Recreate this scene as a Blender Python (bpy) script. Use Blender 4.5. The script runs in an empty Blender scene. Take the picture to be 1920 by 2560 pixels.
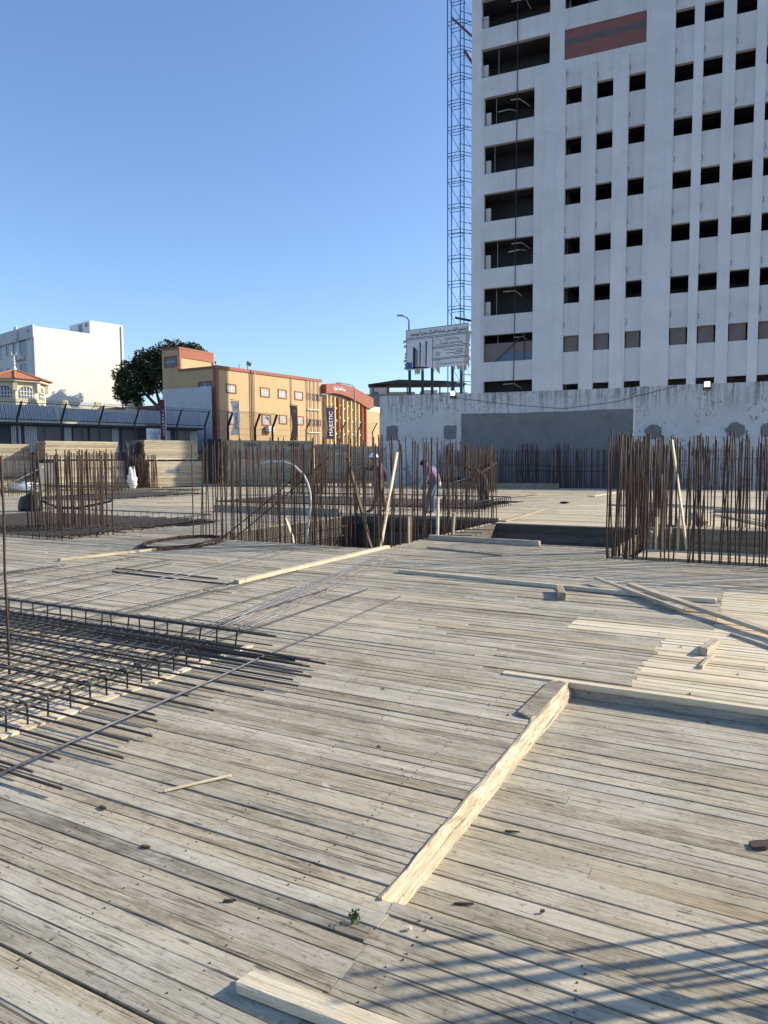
import bpy, math, random
from mathutils import Vector, Matrix

sc = bpy.context.scene
col = sc.collection
R = random.Random(11)
rad = math.radians

# ------------------------------------------------------------------ camera
H = 1.55
cam_d = bpy.data.cameras.new('camera')
cam = bpy.data.objects.new('camera', cam_d)
col.objects.link(cam)
yaw, pitch, roll = rad(28), rad(-4.1), rad(0.35)
fw = Vector((-math.sin(yaw)*math.cos(pitch), math.cos(yaw)*math.cos(pitch), math.sin(pitch)))
rt = Vector((math.cos(yaw), math.sin(yaw), 0))
up = rt.cross(fw)
rt2 = rt*math.cos(roll) - up*math.sin(roll)
up2 = up*math.cos(roll) + rt*math.sin(roll)
cam.matrix_world = Matrix(((rt2.x, up2.x, -fw.x, 0), (rt2.y, up2.y, -fw.y, 0), (rt2.z, up2.z, -fw.z, H), (0, 0, 0, 1)))
cam_d.sensor_fit = 'VERTICAL'
cam_d.sensor_height = 36
cam_d.lens = 36*1775/2560
cam_d.clip_start = 0.05
cam_d.clip_end = 5000
sc.camera = cam
sc.render.resolution_x, sc.render.resolution_y = 768, 1024

# ------------------------------------------------------------------ sky, sun, exposure
SUN_AZ, SUN_EL = rad(40), rad(26.4)      # azimuth counted from +X towards +Y
world = bpy.data.worlds.new('World')
sc.world = world
world.use_nodes = True
wn = world.node_tree.nodes
wl = world.node_tree.links
sky = wn.new('ShaderNodeTexSky')
sky.sky_type = 'NISHITA'
sky.sun_disc = False
sky.sun_elevation = SUN_EL
sky.sun_rotation = math.pi/2 - SUN_AZ
sky.altitude = 0
sky.air_density = 1.0
sky.dust_density = 0.8
sky.ozone_density = 1.6
bg = wn['Background']
bg.inputs['Strength'].default_value = 0.145
tint = wn.new('ShaderNodeMix')
tint.data_type = 'RGBA'
tint.blend_type = 'MULTIPLY'
tint.inputs['Factor'].default_value = 1.0
tint.inputs[7].default_value = (0.86, 0.98, 1.17, 1)      # camera white balance: a clear, deep blue sky
wl.new(sky.outputs[0], tint.inputs[6])
wl.new(tint.outputs[2], bg.inputs[0])
sun_d = bpy.data.lights.new('sun', 'SUN')
sun_d.energy = 5.0
sun_d.angle = rad(0.53)
sun_d.color = (1.0, 0.90, 0.73)
sun = bpy.data.objects.new('sun', sun_d)
col.objects.link(sun)
sdir = Vector((math.cos(SUN_AZ)*math.cos(SUN_EL), math.sin(SUN_AZ)*math.cos(SUN_EL), math.sin(SUN_EL)))
sun.rotation_euler = (-sdir).to_track_quat('-Z', 'Y').to_euler()
sun.location = (20, 10, 30)
vs = sc.view_settings
vs.view_transform = 'Standard'
vs.look = 'None'
vs.gamma = 1
vs.use_curve_mapping = False
vs.exposure = 0.5

# ------------------------------------------------------------------ helpers
def tag(o, label=None, cat=None, group=None, kind=None):
    if label: o['label'] = label
    if cat: o['category'] = cat
    if group: o['group'] = group
    if kind: o['kind'] = kind
    return o

def empty(name, loc=(0, 0, 0), rz=0.0, label=None, cat=None, group=None, kind=None):
    o = bpy.data.objects.new(name, None)
    o.empty_display_size = 0.2
    o.location = loc
    o.rotation_euler = (0, 0, rz)
    col.objects.link(o)
    return tag(o, label, cat, group, kind)

def link(name, me, m=None, parent=None, loc=None, rot=None, scale=None):
    o = bpy.data.objects.new(name, me)
    col.objects.link(o)
    if parent: o.parent = parent
    if loc is not None: o.location = loc
    if rot is not None: o.rotation_euler = rot
    if scale is not None: o.scale = scale
    if m is not None and not me.materials: me.materials.append(m)
    return o

class MB:
    def __init__(self): self.v = []; self.f = []
    def add(self, vs_, fs_):
        b = len(self.v)
        self.v += [tuple(p) for p in vs_]
        self.f += [tuple(i+b for i in f) for f in fs_]
        return self
    def box(self, x0, x1, y0, y1, z0, z1):
        return self.add([(x0,y0,z0),(x1,y0,z0),(x1,y1,z0),(x0,y1,z0),(x0,y0,z1),(x1,y0,z1),(x1,y1,z1),(x0,y1,z1)],
                        [(3,2,1,0),(4,5,6,7),(0,1,5,4),(1,2,6,5),(2,3,7,6),(3,0,4,7)])
    def bar(self, a, b, w, h, upv=(0,0,1)):
        a, b = Vector(a), Vector(b)
        d = (b-a).normalized(); u = Vector(upv)
        s = d.cross(u)
        if s.length < 1e-4: s = d.cross(Vector((1,0,0)))
        s.normalize(); u = s.cross(d).normalized()
        s *= w/2; u *= h/2
        return self.add([a-s-u,a+s-u,a+s+u,a-s+u,b-s-u,b+s-u,b+s+u,b-s+u],
                        [(0,1,2,3),(7,6,5,4),(0,4,5,1),(1,5,6,2),(2,6,7,3),(3,7,4,0)])
    def tube(self, pts, r, n=6, caps=True):
        pts = [Vector(p) for p in pts]
        rr = r if isinstance(r, (list, tuple)) else [r]*len(pts)
        base = len(self.v); prev = None
        for i, p in enumerate(pts):
            d = (pts[min(i+1, len(pts)-1)] - pts[max(i-1, 0)]).normalized()
            if prev is None:
                s = d.cross(Vector((0,0,1)))
                if s.length < 1e-3: s = d.cross(Vector((1,0,0)))
            else:
                s = prev - d*prev.dot(d)
                if s.length < 1e-4: s = d.cross(Vector((1,0,0)))
            s.normalize(); prev = s
            t = d.cross(s)
            for k in range(n):
                a = 2*math.pi*k/n
                self.v.append(tuple(p + s*(math.cos(a)*rr[i]) + t*(math.sin(a)*rr[i])))
        for i in range(len(pts)-1):
            for k in range(n):
                a = base+i*n+k; b = base+i*n+(k+1) % n
                self.f.append((a, b, b+n, a+n))
        if caps:
            self.f.append(tuple(base+k for k in range(n))[::-1])
            self.f.append(tuple(base+(len(pts)-1)*n+k for k in range(n)))
        return self
    def prism(self, poly, z0, z1):
        n = len(poly)
        vs_ = [(x, y, z0) for x, y in poly]+[(x, y, z1) for x, y in poly]
        fs_ = [tuple(range(n))[::-1], tuple(range(n, 2*n))]+[(i, (i+1) % n, n+(i+1) % n, n+i) for i in range(n)]
        return self.add(vs_, fs_)
    def slabxz(self, poly, y0, y1):
        n = len(poly)
        vs_ = [(x, y0, z) for x, z in poly]+[(x, y1, z) for x, z in poly]
        fs_ = [tuple(range(n)), tuple(range(n, 2*n))[::-1]]+[((i+1) % n, i, n+i, n+(i+1) % n) for i in range(n)]
        return self.add(vs_, fs_)
    def mesh(self, name, m=None, smooth=False):
        me = bpy.data.meshes.new(name)
        me.from_pydata(self.v, [], self.f)
        if smooth: me.polygons.foreach_set('use_smooth', [True]*len(me.polygons))
        if m is not None: me.materials.append(m)
        me.update()
        return me
    def build(self, name, m, parent=None, loc=None, rot=None, smooth=False):
        return link(name, self.mesh(name, m, smooth), None, parent, loc, rot)

# ------------------------------------------------------------------ materials
class Nodes:
    def __init__(self, name, rough=0.8, metal=0.0, spec=0.3):
        self.m = bpy.data.materials.new(name)
        self.m.use_nodes = True
        self.t = self.m.node_tree
        self.b = self.t.nodes['Principled BSDF']
        self.b.inputs['Roughness'].default_value = rough
        self.b.inputs['Metallic'].default_value = metal
        self.b.inputs['Specular IOR Level'].default_value = spec
    def put(self, sock, v):
        if hasattr(v, 'links') or hasattr(v, 'is_output'): self.t.links.new(v, sock)
        elif isinstance(v, (tuple, list)) and sock.type == 'RGBA' and len(v) == 3: sock.default_value = (*v, 1)
        else: sock.default_value = v
    def n(self, typ, **kw):
        nd = self.t.nodes.new(typ)
        for k, v in kw.items(): setattr(nd, k, v)
        return nd
    def math(self, op, a, b=None, clamp=False):
        nd = self.n('ShaderNodeMath', operation=op, use_clamp=clamp)
        self.put(nd.inputs[0], a)
        if b is not None: self.put(nd.inputs[1], b)
        return nd.outputs[0]
    def vmath(self, op, a, b=None):
        nd = self.n('ShaderNodeVectorMath', operation=op)
        self.put(nd.inputs[0], a)
        if b is not None: self.put(nd.inputs[1], b)
        return nd.outputs[0]
    def noise(self, vec, scale=1.0, detail=4, rough=0.55, dist=0.0):
        nd = self.n('ShaderNodeTexNoise')
        if vec is not None: self.put(nd.inputs['Vector'], vec)
        nd.inputs['Scale'].default_value = scale
        nd.inputs['Detail'].default_value = detail
        nd.inputs['Roughness'].default_value = rough
        nd.inputs['Distortion'].default_value = dist
        return nd.outputs['Fac']
    def voro(self, vec, scale=1.0, feature='F1', out='Distance'):
        nd = self.n('ShaderNodeTexVoronoi', feature=feature)
        self.put(nd.inputs['Vector'], vec)
        nd.inputs['Scale'].default_value = scale
        return nd.outputs[out]
    def ramp(self, fac, stops):
        nd = self.n('ShaderNodeValToRGB')
        e = nd.color_ramp.elements
        while len(e) < len(stops): e.new(0.5)
        for s, (p, c) in zip(e, stops):
            s.position = p
            s.color = (*c, 1) if len(c) == 3 else c
        self.put(nd.inputs[0], fac)
        return nd.outputs[0]
    def step(self, fac, a, b, lo=0.0, hi=1.0):
        nd = self.n('ShaderNodeMapRange', interpolation_type='SMOOTHSTEP')
        self.put(nd.inputs[0], fac)
        nd.inputs[1].default_value = a; nd.inputs[2].default_value = b
        nd.inputs[3].default_value = lo; nd.inputs[4].default_value = hi
        return nd.outputs[0]
    def mix(self, fac, a, b, mode='MIX'):
        nd = self.n('ShaderNodeMix', data_type='RGBA', blend_type=mode)
        self.put(nd.inputs['Factor'], fac)
        self.put(nd.inputs[6], a); self.put(nd.inputs[7], b)
        return nd.outputs[2]
    def coord(self, which):
        if which == 'world': return self.n('ShaderNodeNewGeometry').outputs['Position']
        return self.n('ShaderNodeTexCoord').outputs['Object']
    def rnd(self):
        a = self.n('ShaderNodeObjectInfo').outputs['Random']
        b = self.n('ShaderNodeNewGeometry').outputs['Random Per Island']
        return self.math('FRACT', self.math('ADD', self.math('MULTIPLY', a, 7.31), self.math('MULTIPLY', b, 3.77)))
    def color(self, c): self.put(self.b.inputs['Base Color'], c)
    def bump(self, h, strength=0.4, dist=0.01):
        nd = self.n('ShaderNodeBump')
        nd.inputs['Strength'].default_value = strength
        nd.inputs['Distance'].default_value = dist
        self.put(nd.inputs['Height'], h)
        self.put(self.b.inputs['Normal'], nd.outputs[0])

def wood(name, dark, mid, light, dust, dust_amt=0.55, coord='world', crack=1.0, spread=0.45, rough=0.85, knots=True, swap=False):
    N = Nodes(name, rough, 0, 0.2)
    pos = N.coord(coord)
    if swap:
        sw = N.n('ShaderNodeSeparateXYZ'); N.put(sw.inputs[0], pos)
        cw = N.n('ShaderNodeCombineXYZ'); N.put(cw.inputs[0], sw.outputs[1]); N.put(cw.inputs[1], sw.outputs[0]); N.put(cw.inputs[2], sw.outputs[2])
        pos = cw.outputs[0]
    r = N.rnd()
    off = N.n('ShaderNodeCombineXYZ')
    N.put(off.inputs[0], N.math('MULTIPLY', r, 53.0)); N.put(off.inputs[1], N.math('MULTIPLY', r, 31.0)); N.put(off.inputs[2], N.math('MULTIPLY', r, 17.0))
    v = N.vmath('ADD', pos, off.outputs[0])
    g1 = N.noise(N.vmath('MULTIPLY', v, (3.2, 38, 38)), 1, 7, 0.72, 0.7)
    g2 = N.noise(N.vmath('MULTIPLY', v, (9, 150, 150)), 1, 3, 0.65)
    b2 = N.noise(N.vmath('MULTIPLY', v, (1.7, 7, 7)), 1, 5, 0.65, 0.4)
    bl = N.noise(pos, 1.5, 8, 0.70, 0.8)
    fine = N.noise(pos, 26, 4, 0.7)
    f = N.math('ADD', N.math('MULTIPLY', g1, 0.52), N.math('MULTIPLY', g2, 0.30))
    f = N.math('ADD', f, N.math('MULTIPLY', b2, 0.30))
    f = N.math('ADD', f, N.math('MULTIPLY', N.math('SUBTRACT', r, 0.5), 0.16))
    c = N.ramp(f, [(0.42, dark), (0.53, mid), (0.66, light)])
    d = N.math('MULTIPLY', N.step(N.math('ADD', N.math('MULTIPLY', bl, 0.75), N.math('MULTIPLY', fine, 0.25)), 0.44, 0.66), dust_amt)
    c = N.mix(d, c, dust)
    gr = N.step(N.noise(N.vmath('ADD', pos, (3.1, 9.4, 0)), 0.9, 8, 0.72, 1.2), 0.50, 0.66, 0.0, 0.34*min(1.0, crack))
    c = N.mix(gr, c, tuple(k*0.62 for k in mid))
    # brown against grey from plank to plank
    r2 = N.math('FRACT', N.math('MULTIPLY', r, 13.7))
    c = N.mix(N.math('MULTIPLY', r2, 0.45), c, N.mix(1.0, c, (1.12, 0.98, 0.80), 'MULTIPLY'))
    br = N.math('ADD', N.math('MULTIPLY', N.math('FRACT', N.math('MULTIPLY', r, 5.9)), spread), 1.0-spread*0.55)
    cb = N.n('ShaderNodeCombineXYZ')
    for i in range(3): N.put(cb.inputs[i], br)
    c = N.mix(1.0, c, cb.outputs[0], 'MULTIPLY')
    # drying cracks and stains
    ck = N.noise(N.vmath('MULTIPLY', v, (2.2, 75, 75)), 1, 4, 0.6, 0.3)
    ckm = N.math('MULTIPLY', N.step(ck, 0.33, 0.41, 1.0, 0.0), 0.8*crack, True)
    c = N.mix(ckm, c, tuple(k*0.22 for k in mid))
    st = N.step(N.noise(N.vmath('ADD', pos, (7.3, 1.1, 0)), 2.6, 5, 0.7, 0.8), 0.63, 0.75, 0.0, 0.55*crack)
    c = N.mix(st, c, tuple(k*0.4 for k in mid))
    sp = N.step(N.noise(N.vmath('MULTIPLY', pos, (0.6, 1, 1)), 42, 5, 0.75), 0.56, 0.66, 0.0, 0.65*crack)
    c = N.mix(sp, c, tuple(k*0.3 for k in mid))
    cs = N.noise(N.vmath('ADD', pos, (21.7, 4.2, 0)), 4.2, 6, 0.62, 0.3)
    c = N.mix(N.step(cs, 0.66, 0.71, 0.0, 0.55*min(1.0, crack)), c, tuple(min(0.7, k*1.22) for k in dust))
    if knots:
        kv = N.voro(N.vmath('MULTIPLY', v, (2.6, 11, 0.01)), 1)
        kn = N.step(kv, 0.05, 0.10, 1.0, 0.0)
        c = N.mix(N.math('MULTIPLY', kn, 0.8), c, tuple(k*0.3 for k in mid))
    N.color(c)
    h = N.math('ADD', N.math('MULTIPLY', g2, 0.5), N.math('MULTIPLY', g1, 0.7))
    h = N.math('SUBTRACT', h, N.math('MULTIPLY', ckm, 0.8))
    h = N.math('ADD', h, N.math('MULTIPLY', fine, 0.25))
    N.bump(h, 0.7, 0.006)
    return N.m

def rough_mat(name, base, var=0.2, scale=3.0, rough=0.85, metal=0.0, bump=0.2, bdist=0.01, dirt=None, dirt_amt=0.0, streak=False, coord='object', spec=0.25):
    N = Nodes(name, rough, metal, spec)
    p = N.coord(coord)
    a = N.noise(p, scale, 6, 0.62, 0.3)
    b = N.noise(p, scale*9, 4, 0.6)
    f = N.math('ADD', N.math('MULTIPLY', a, 0.7), N.math('MULTIPLY', b, 0.3))
    lo = tuple(k*(1-var) for k in base); hi = tuple(min(1, k*(1+var)) for k in base)
    c = N.ramp(f, [(0.3, lo), (0.7, hi)])
    if dirt is not None:
        q = p
        if streak: q = N.vmath('MULTIPLY', p, (3.0, 3.0, 0.35))
        s = N.noise(q, scale*0.9, 7, 0.68, 0.5)
        c = N.mix(N.step(s, 0.5, 0.72, 0.0, dirt_amt), c, dirt)
    N.color(c)
    N.bump(N.math('ADD', a, N.math('MULTIPLY', b, 0.6)), bump, bdist)
    return N.m

M = {}
M['deck'] = wood('weathered_planks', (0.17, 0.145, 0.105), (0.335, 0.30, 0.228), (0.465, 0.425, 0.335), (0.51, 0.48, 0.40), 0.6, spread=0.24)
M['new'] = wood('fresh_planks', (0.42, 0.335, 0.205), (0.60, 0.51, 0.355), (0.70, 0.62, 0.46), (0.64, 0.59, 0.48), 0.4, crack=0.25, spread=0.22)
M['tan'] = wood('used_planks', (0.24, 0.18, 0.115), (0.42, 0.345, 0.235), (0.56, 0.48, 0.345), (0.53, 0.49, 0.41), 0.4, crack=0.6, spread=0.3)
M['stack'] = wood('stacked_lumber', (0.25, 0.205, 0.135), (0.39, 0.34, 0.25), (0.475, 0.425, 0.33), (0.42, 0.385, 0.32), 0.3, coord='object', crack=0.4, spread=0.35)
M['lumber'] = wood('pale_lumber', (0.40, 0.32, 0.20), (0.58, 0.50, 0.36), (0.68, 0.61, 0.47), (0.60, 0.55, 0.45), 0.3, coord='object', crack=0.3, spread=0.3)
M['lumber_old'] = wood('greyed_lumber', (0.16, 0.13, 0.095), (0.33, 0.28, 0.21), (0.46, 0.41, 0.33), (0.45, 0.42, 0.36), 0.4, coord='object', crack=0.9, spread=0.4)
M['endgrain'] = rough_mat('end_grain', (0.36, 0.24, 0.14), 0.3, 14, 0.9)
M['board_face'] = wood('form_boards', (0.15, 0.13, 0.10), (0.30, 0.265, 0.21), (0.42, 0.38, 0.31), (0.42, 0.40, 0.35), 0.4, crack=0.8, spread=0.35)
M['shade_board'] = wood('shaded_form_boards', (0.05, 0.043, 0.035), (0.11, 0.097, 0.08), (0.17, 0.155, 0.13), (0.16, 0.15, 0.135), 0.3, crack=0.6, spread=0.5)  # copy of the form boards, darkened for the shade inside shaft and pit
M['timber'] = wood('split_timber', (0.36, 0.29, 0.19), (0.54, 0.46, 0.33), (0.63, 0.56, 0.43), (0.58, 0.53, 0.43), 0.35, crack=1.2, spread=0.15, knots=False, swap=True)
M['steel_lit'] = rough_mat('lit_rebar', (0.22, 0.22, 0.225), 0.3, 30, 0.45, 0.5, 0.4, 0.002)  # lighter rebar copy; light on the loose bars is put in the colour
M['steel_mid'] = rough_mat('grey_rebar', (0.13, 0.128, 0.125), 0.3, 30, 0.5, 0.35, 0.4, 0.002)
M['steel'] = rough_mat('dark_rebar', (0.055, 0.053, 0.052), 0.35, 30, 0.50, 0.35, 0.5, 0.002, (0.12, 0.065, 0.04), 0.5)
M['rust'] = rough_mat('rusty_rebar', (0.076, 0.048, 0.035), 0.45, 18, 0.75, 0.25, 0.5, 0.002, (0.060, 0.045, 0.040), 0.6)
M['wire'] = rough_mat('tie_wire', (0.05, 0.045, 0.04), 0.3, 20, 0.6, 0.4)
M['soil'] = rough_mat('dark_soil', (0.12, 0.095, 0.07), 0.35, 0.6, 0.95, coord='world')
def facade(name, base, dark):
    N = Nodes(name, 0.85, 0, 0.2)
    p = N.coord('object'); r = N.rnd()
    a = N.noise(p, 0.35, 6, 0.62, 0.4); b = N.noise(p, 6, 5, 0.65)
    f = N.math('ADD', N.math('MULTIPLY', a, 0.7), N.math('MULTIPLY', b, 0.3))
    c = N.ramp(f, [(0.32, tuple(k*0.86 for k in base)), (0.66, tuple(k*1.06 for k in base))])
    s1 = N.noise(N.vmath('MULTIPLY', p, (2.3, 2.3, 0.14)), 1.0, 6, 0.65, 0.2)
    c = N.mix(N.step(s1, 0.50, 0.74, 0.0, 0.50), c, dark)
    s2 = N.noise(N.vmath('MULTIPLY', p, (0.5, 0.5, 1.1)), 0.7, 6, 0.72, 1.0)
    c = N.mix(N.step(s2, 0.58, 0.70, 0.0, 0.45), c, dark)
    cb = N.n('ShaderNodeCombineXYZ'); br = N.math('ADD', N.math('MULTIPLY', r, 0.09), 0.94)
    for i in range(3): N.put(cb.inputs[i], br)
    c = N.mix(1.0, c, cb.outputs[0], 'MULTIPLY')
    N.color(c)
    N.bump(N.math('ADD', a, b), 0.25, 0.03)
    return N.m
M['white_wall'] = facade('tower_paint', (0.73, 0.70, 0.665), (0.50, 0.48, 0.46))
M['pilaster'] = facade('pilaster_paint', (0.78, 0.75, 0.715), (0.58, 0.56, 0.535))
M['dark_wood'] = wood('dark_planks', (0.04, 0.03, 0.022), (0.10, 0.075, 0.055), (0.16, 0.125, 0.09), (0.14, 0.12, 0.10), 0.3, coord='object')
M['interior'] = rough_mat('shade_concrete', (0.075, 0.078, 0.088), 0.25, 1.2, 0.9)  # concrete darkened so the shade of the tower rooms sits in the colour

def wall_material():
    N = Nodes('peeling_wall', 0.9, 0, 0.2)
    p = N.coord('object')
    base = N.ramp(N.noise(p, 0.55, 6, 0.6, 0.3), [(0.3, (0.52, 0.51, 0.49)), (0.7, (0.70, 0.685, 0.66))])
    sp = N.noise(N.vmath('MULTIPLY', p, (1, 1, 0.6)), 9.0, 6, 0.72, 0.6)
    msk = N.noise(p, 0.55, 3, 0.6, 0.8)
    f = N.math('MULTIPLY', N.step(sp, 0.545, 0.61), N.step(msk, 0.47, 0.60))
    c = N.mix(f, base, (0.085, 0.085, 0.09))
    sx = N.n('ShaderNodeSeparateXYZ'); N.put(sx.inputs[0], p)
    top = N.step(sx.outputs[2], 3.9, 5.6)
    dr = N.noise(N.vmath('MULTIPLY', p, (5.5, 1, 0.28)), 1, 5, 0.7, 0.2)
    c = N.mix(N.math('MULTIPLY', N.step(dr, 0.46, 0.62, 0, 0.9), top), c, (0.22, 0.21, 0.20))
    low = N.step(sx.outputs[2], 3.4, 1.8)
    g = N.noise(p, 0.8, 6, 0.7, 1.0)
    c = N.mix(N.math('MULTIPLY', N.step(g, 0.52, 0.60, 0, 0.7), low), c, (0.17, 0.175, 0.18))
    N.color(c)
    N.bump(N.math('SUBTRACT', N.noise(p, 5, 6, 0.65), f), 0.5, 0.03)
    return N.m
M['wall'] = wall_material()
M['plaster'] = rough_mat('grey_plaster', (0.205, 0.203, 0.20), 0.18, 0.9, 0.92, 0, 0.2, 0.01, (0.10, 0.10, 0.10), 0.55)
def plain(name, c, rough=0.7, metal=0.0, var=0.12, scale=2.0, bump=0.1): return rough_mat(name, c, var, scale, rough, metal, bump)

# ================================================================== SETTING
g = MB(); S = 1500
g.add([(-S, -S, -2.6), (S, -S, -2.6), (S, S, -2.6), (-S, S, -2.6)], [(0, 1, 2, 3)])
tag(g.build('ground', M['soil']), kind='structure')

deck = empty('plank_deck', kind='structure')
HOLES = [(-1.15, 9, 2.13, 4.90), (-9.4, -3.75, 0.2, 4.66), (-19.5, -12.3, 9.4, 14.0), (-10.4, -5.85, 11.0, 17.6),
         (-5.85, -2.25, 12.85, 16.9), (-2.2, 9, 11.45, 11.90), (-2.2, -1.75, 11.90, 18.0)]
breaks = sorted({0.5, 2.13, 4.66, 4.90, 5.0, 5.85, 6.5, 7.0, 9.13, 9.4, 11.0, 11.45, 11.9, 12.85, 14.0, 16.9, 17.6, 18.0, 19.0, 39.2})

def plank_mesh(k, seg=10, lumps=1.0):
    rr = random.Random(100+k)
    prof = [(-0.5, -1.0), (-0.5, -0.06), (-0.485, 0.0), (0.485, 0.0), (0.5, -0.06), (0.5, -1.0)]
    n = len(prof); b = MB(); wl_, wr_, wz = [], [], []
    a1, a2, a3 = rr.uniform(0, 6), rr.uniform(0, 6), rr.uniform(0, 6)
    for i in range(seg+1):
        t = i/seg
        jl = 0.022*math.sin(a1+t*rr.uniform(3, 5)) + rr.uniform(-0.022, 0.022)*lumps
        jr = 0.022*math.sin(a2+t*rr.uniform(3, 5)) + rr.uniform(-0.022, 0.022)*lumps
        z = 0.0010*math.sin(a3+t*5)
        tw = 0.0014*math.sin(a1*2+t*3)
        for (y, zz) in prof:
            b.v.append((t+(rr.uniform(-0.0008, 0.0008) if i in (0, seg) else 0), y+(jl if y < 0 else jr)*0.8, zz*0.025+z+tw*y*2))
    for i in range(seg):
        for k2 in range(n):
            a = i*n+k2; c2 = i*n+(k2+1) % n
            b.f.append((a, a+n, c2+n, c2))
    b.f.append(tuple(range(n))); b.f.append(tuple(seg*n+q for q in range(n))[::-1])
    return b
PM = {}
for mk in ('deck', 'new', 'tan'):
    PM[mk] = [plank_mesh(k).mesh('plank', M[mk]) for k in range(6)]

def new_zone(x, y):
    if 7.0 <= y < 9.13: return -0.33 - 0.03*((y*37) % 1)
    if 6.5 <= y < 7.0: return -1.56
    if 5.85 <= y < 6.5: return -0.69 - 0.05*((y*29) % 1)
    if 5.0 <= y < 5.85: return -0.735 - 0.05*((y*31) % 1)
    return None

far = {'deck': MB(), 'new': MB(), 'tan': MB()}
near = []
def far_plank(mk, x0, x1, y0, y1, z):
    b = far[mk]
    b.add([(x0,y0,z),(x1,y0,z),(x1,y1,z),(x0,y1,z),(x0,y0,z-.025),(x1,y0,z-.025),(x1,y1,z-.025),(x0,y1,z-.025)],
          [(0,1,2,3),(4,5,1,0),(5,6,2,1),(7,4,0,3)])
def split(a, b, joints, lmin=3.3, lmax=4.3):
    pts = [j for j in joints if a+0.05 < j < b-0.05]
    out = []; segs = sorted([a, b]+pts)
    for p, q in zip(segs, segs[1:]):
        x = q; first = True
        while x - p > lmax:
            L = R.uniform(0.8, lmax) if first else R.uniform(lmin, lmax)
            first = False
            out.append((x-L, x)); x -= L
        out.append((p, x))
    return out
for ya, yb in zip(breaks, breaks[1:]):
    wn_ = 0.078 if ya < 9 else (0.088 if ya < 14 else 0.105)
    nrow = max(1, round((yb-ya)/wn_))
    ws = [R.uniform(0.82, 1.18) for _ in range(nrow)]
    s = sum(ws); y = ya
    for w in ws:
        w = w/s*(yb-ya); y0, y1 = y, y+w; y = y1; yc = (y0+y1)/2
        xl = max(-47.0, -1.6*yc-3.0); xr = 6.0 if yc < 6 else (4.5 if yc < 20 else 2.5)
        iv = [(xl, xr)]
        for hx0, hx1, hy0, hy1 in HOLES:
            if hy0 < yc < hy1:
                if hx0 == -1.15: hx0 = -1.163+R.uniform(-0.010, 0.008)
                nv = []
                for a, b in iv:
                    if hx0 > a: nv.append((a, min(b, hx0)))
                    if hx1 < b: nv.append((max(a, hx1), b))
                iv = [(a, b) for a, b in nv if b-a > 0.02]
        joints = []
        if yc < 2.13: joints.append(-1.085+R.uniform(-0.02, 0.02))
        nz = new_zone(0, yc)
        if nz is not None: joints.append(nz)
        for a, b in iv:
            for p, q in split(a, b, joints):
                xc = (p+q)/2
                mk = 'deck'
                if nz is not None and xc > nz: mk = 'new'
                elif yc > 16.9 and xc > -5.9: mk = 'new'
                elif yc > 18.6 and R.random() < 0.72: mk = 'new' if R.random() < 0.6 else 'tan'
                elif 9.2 < yc < 11.3 and xc > -4.2 and R.random() < 0.6: mk = 'tan'
                elif yc > 11.9 and xc > -1.75: mk = 'new'
                elif yc > 5 and R.random() < 0.03: mk = 'tan'
                gap = R.uniform(0.002, 0.005) if R.random() < 0.78 else R.uniform(0.006, 0.010)
                if yc > 5: gap *= 1.5 if yc < 9 else 2.0
                z = R.gauss(0, 0.0014 if yc < 5 else 0.0025)
                inview = q > -1.62*yc-0.2 and p < 0.25 and yc > 1.2
                if yc < 7.3 and inview and len(near) < 300:
                    near.append((mk, p+0.002, q-0.002, yc, w-gap, z))
                else:
                    far_plank(mk, p+0.002, q-0.002, y0+gap/2, y1-gap/2, z)
for mk, p, q, yc, w, z in near:
    link('plank', R.choice(PM[mk]), None, deck, (p, yc, z), (R.gauss(0, 0.009), 0, R.gauss(0, 0.0006)), (q-p, w, 1))
for mk, b in far.items():
    if b.v: tag(b.build('plank_field', M[mk], deck), kind='stuff')

nb = MB(); rr = random.Random(77)
xj = -4.6
while xj < 0.4:                      # nail heads along the joists under the near boards
    for mk, p, q, yc, w, z in near:
        if yc < 4.6 and p+0.03 < xj < q-0.03:
            for sy in (-.28, .28):
                if rr.random() < .75:
                    cx_, cy_ = xj+rr.uniform(-.02, .02), yc+w*sy+rr.uniform(-.006, .006); r_ = .0032
                    nb.add([(cx_+r_*math.cos(a*1.047), cy_+r_*math.sin(a*1.047), z+.0025) for a in range(6)]+[(cx_+r_*math.cos(a*1.047), cy_+r_*math.sin(a*1.047), z-.004) for a in range(6)], [(0, 1, 2, 3, 4, 5)]+[(a, a+6, (a+1) % 6+6, (a+1) % 6) for a in range(6)])
    xj += .52
tag(nb.build('nail_heads', M['rust'], deck), kind='stuff')

# recessed bay of the deck on the right: its own floor 0.1 m lower
bay = empty('sunken_deck_bay', kind='structure')
y = 2.05
while y < 4.93:
    w = R.uniform(0.085, 0.13)
    tan_row = y <= 2.78 < y+w
    for p, q in split(-1.2, 5.5, [-0.56] if tan_row else ([0.35] if R.random() < 0.5 else []), 1.2, 3.6):
        mk = 'tan' if (tan_row and p > -0.6) else 'deck'
        link('plank', R.choice(PM[mk]), None, bay, (p+0.001, y+w/2, -0.092+R.gauss(0, 0.0018)), (R.gauss(0, 0.008), 0, 0), (q-p-0.003, w-R.uniform(0.003, 0.008), 1))
    y += w
MB().box(-1.16, 6, 4.885, 4.915, -0.118, -0.030).build('back_board', M['board_face'], bay)
MB().box(-1.18, 6, 2.10, 2.128, -0.118, -0.028).build('front_board', M['board_face'], bay)
b = MB(); b.box(-1.62, 4.2, 4.865, 4.925, -0.029, 0.012)
tag(b.build('edge_batten', M['new']), 'long pale batten capping the far edge of the sunken deck bay', 'batten')
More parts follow.
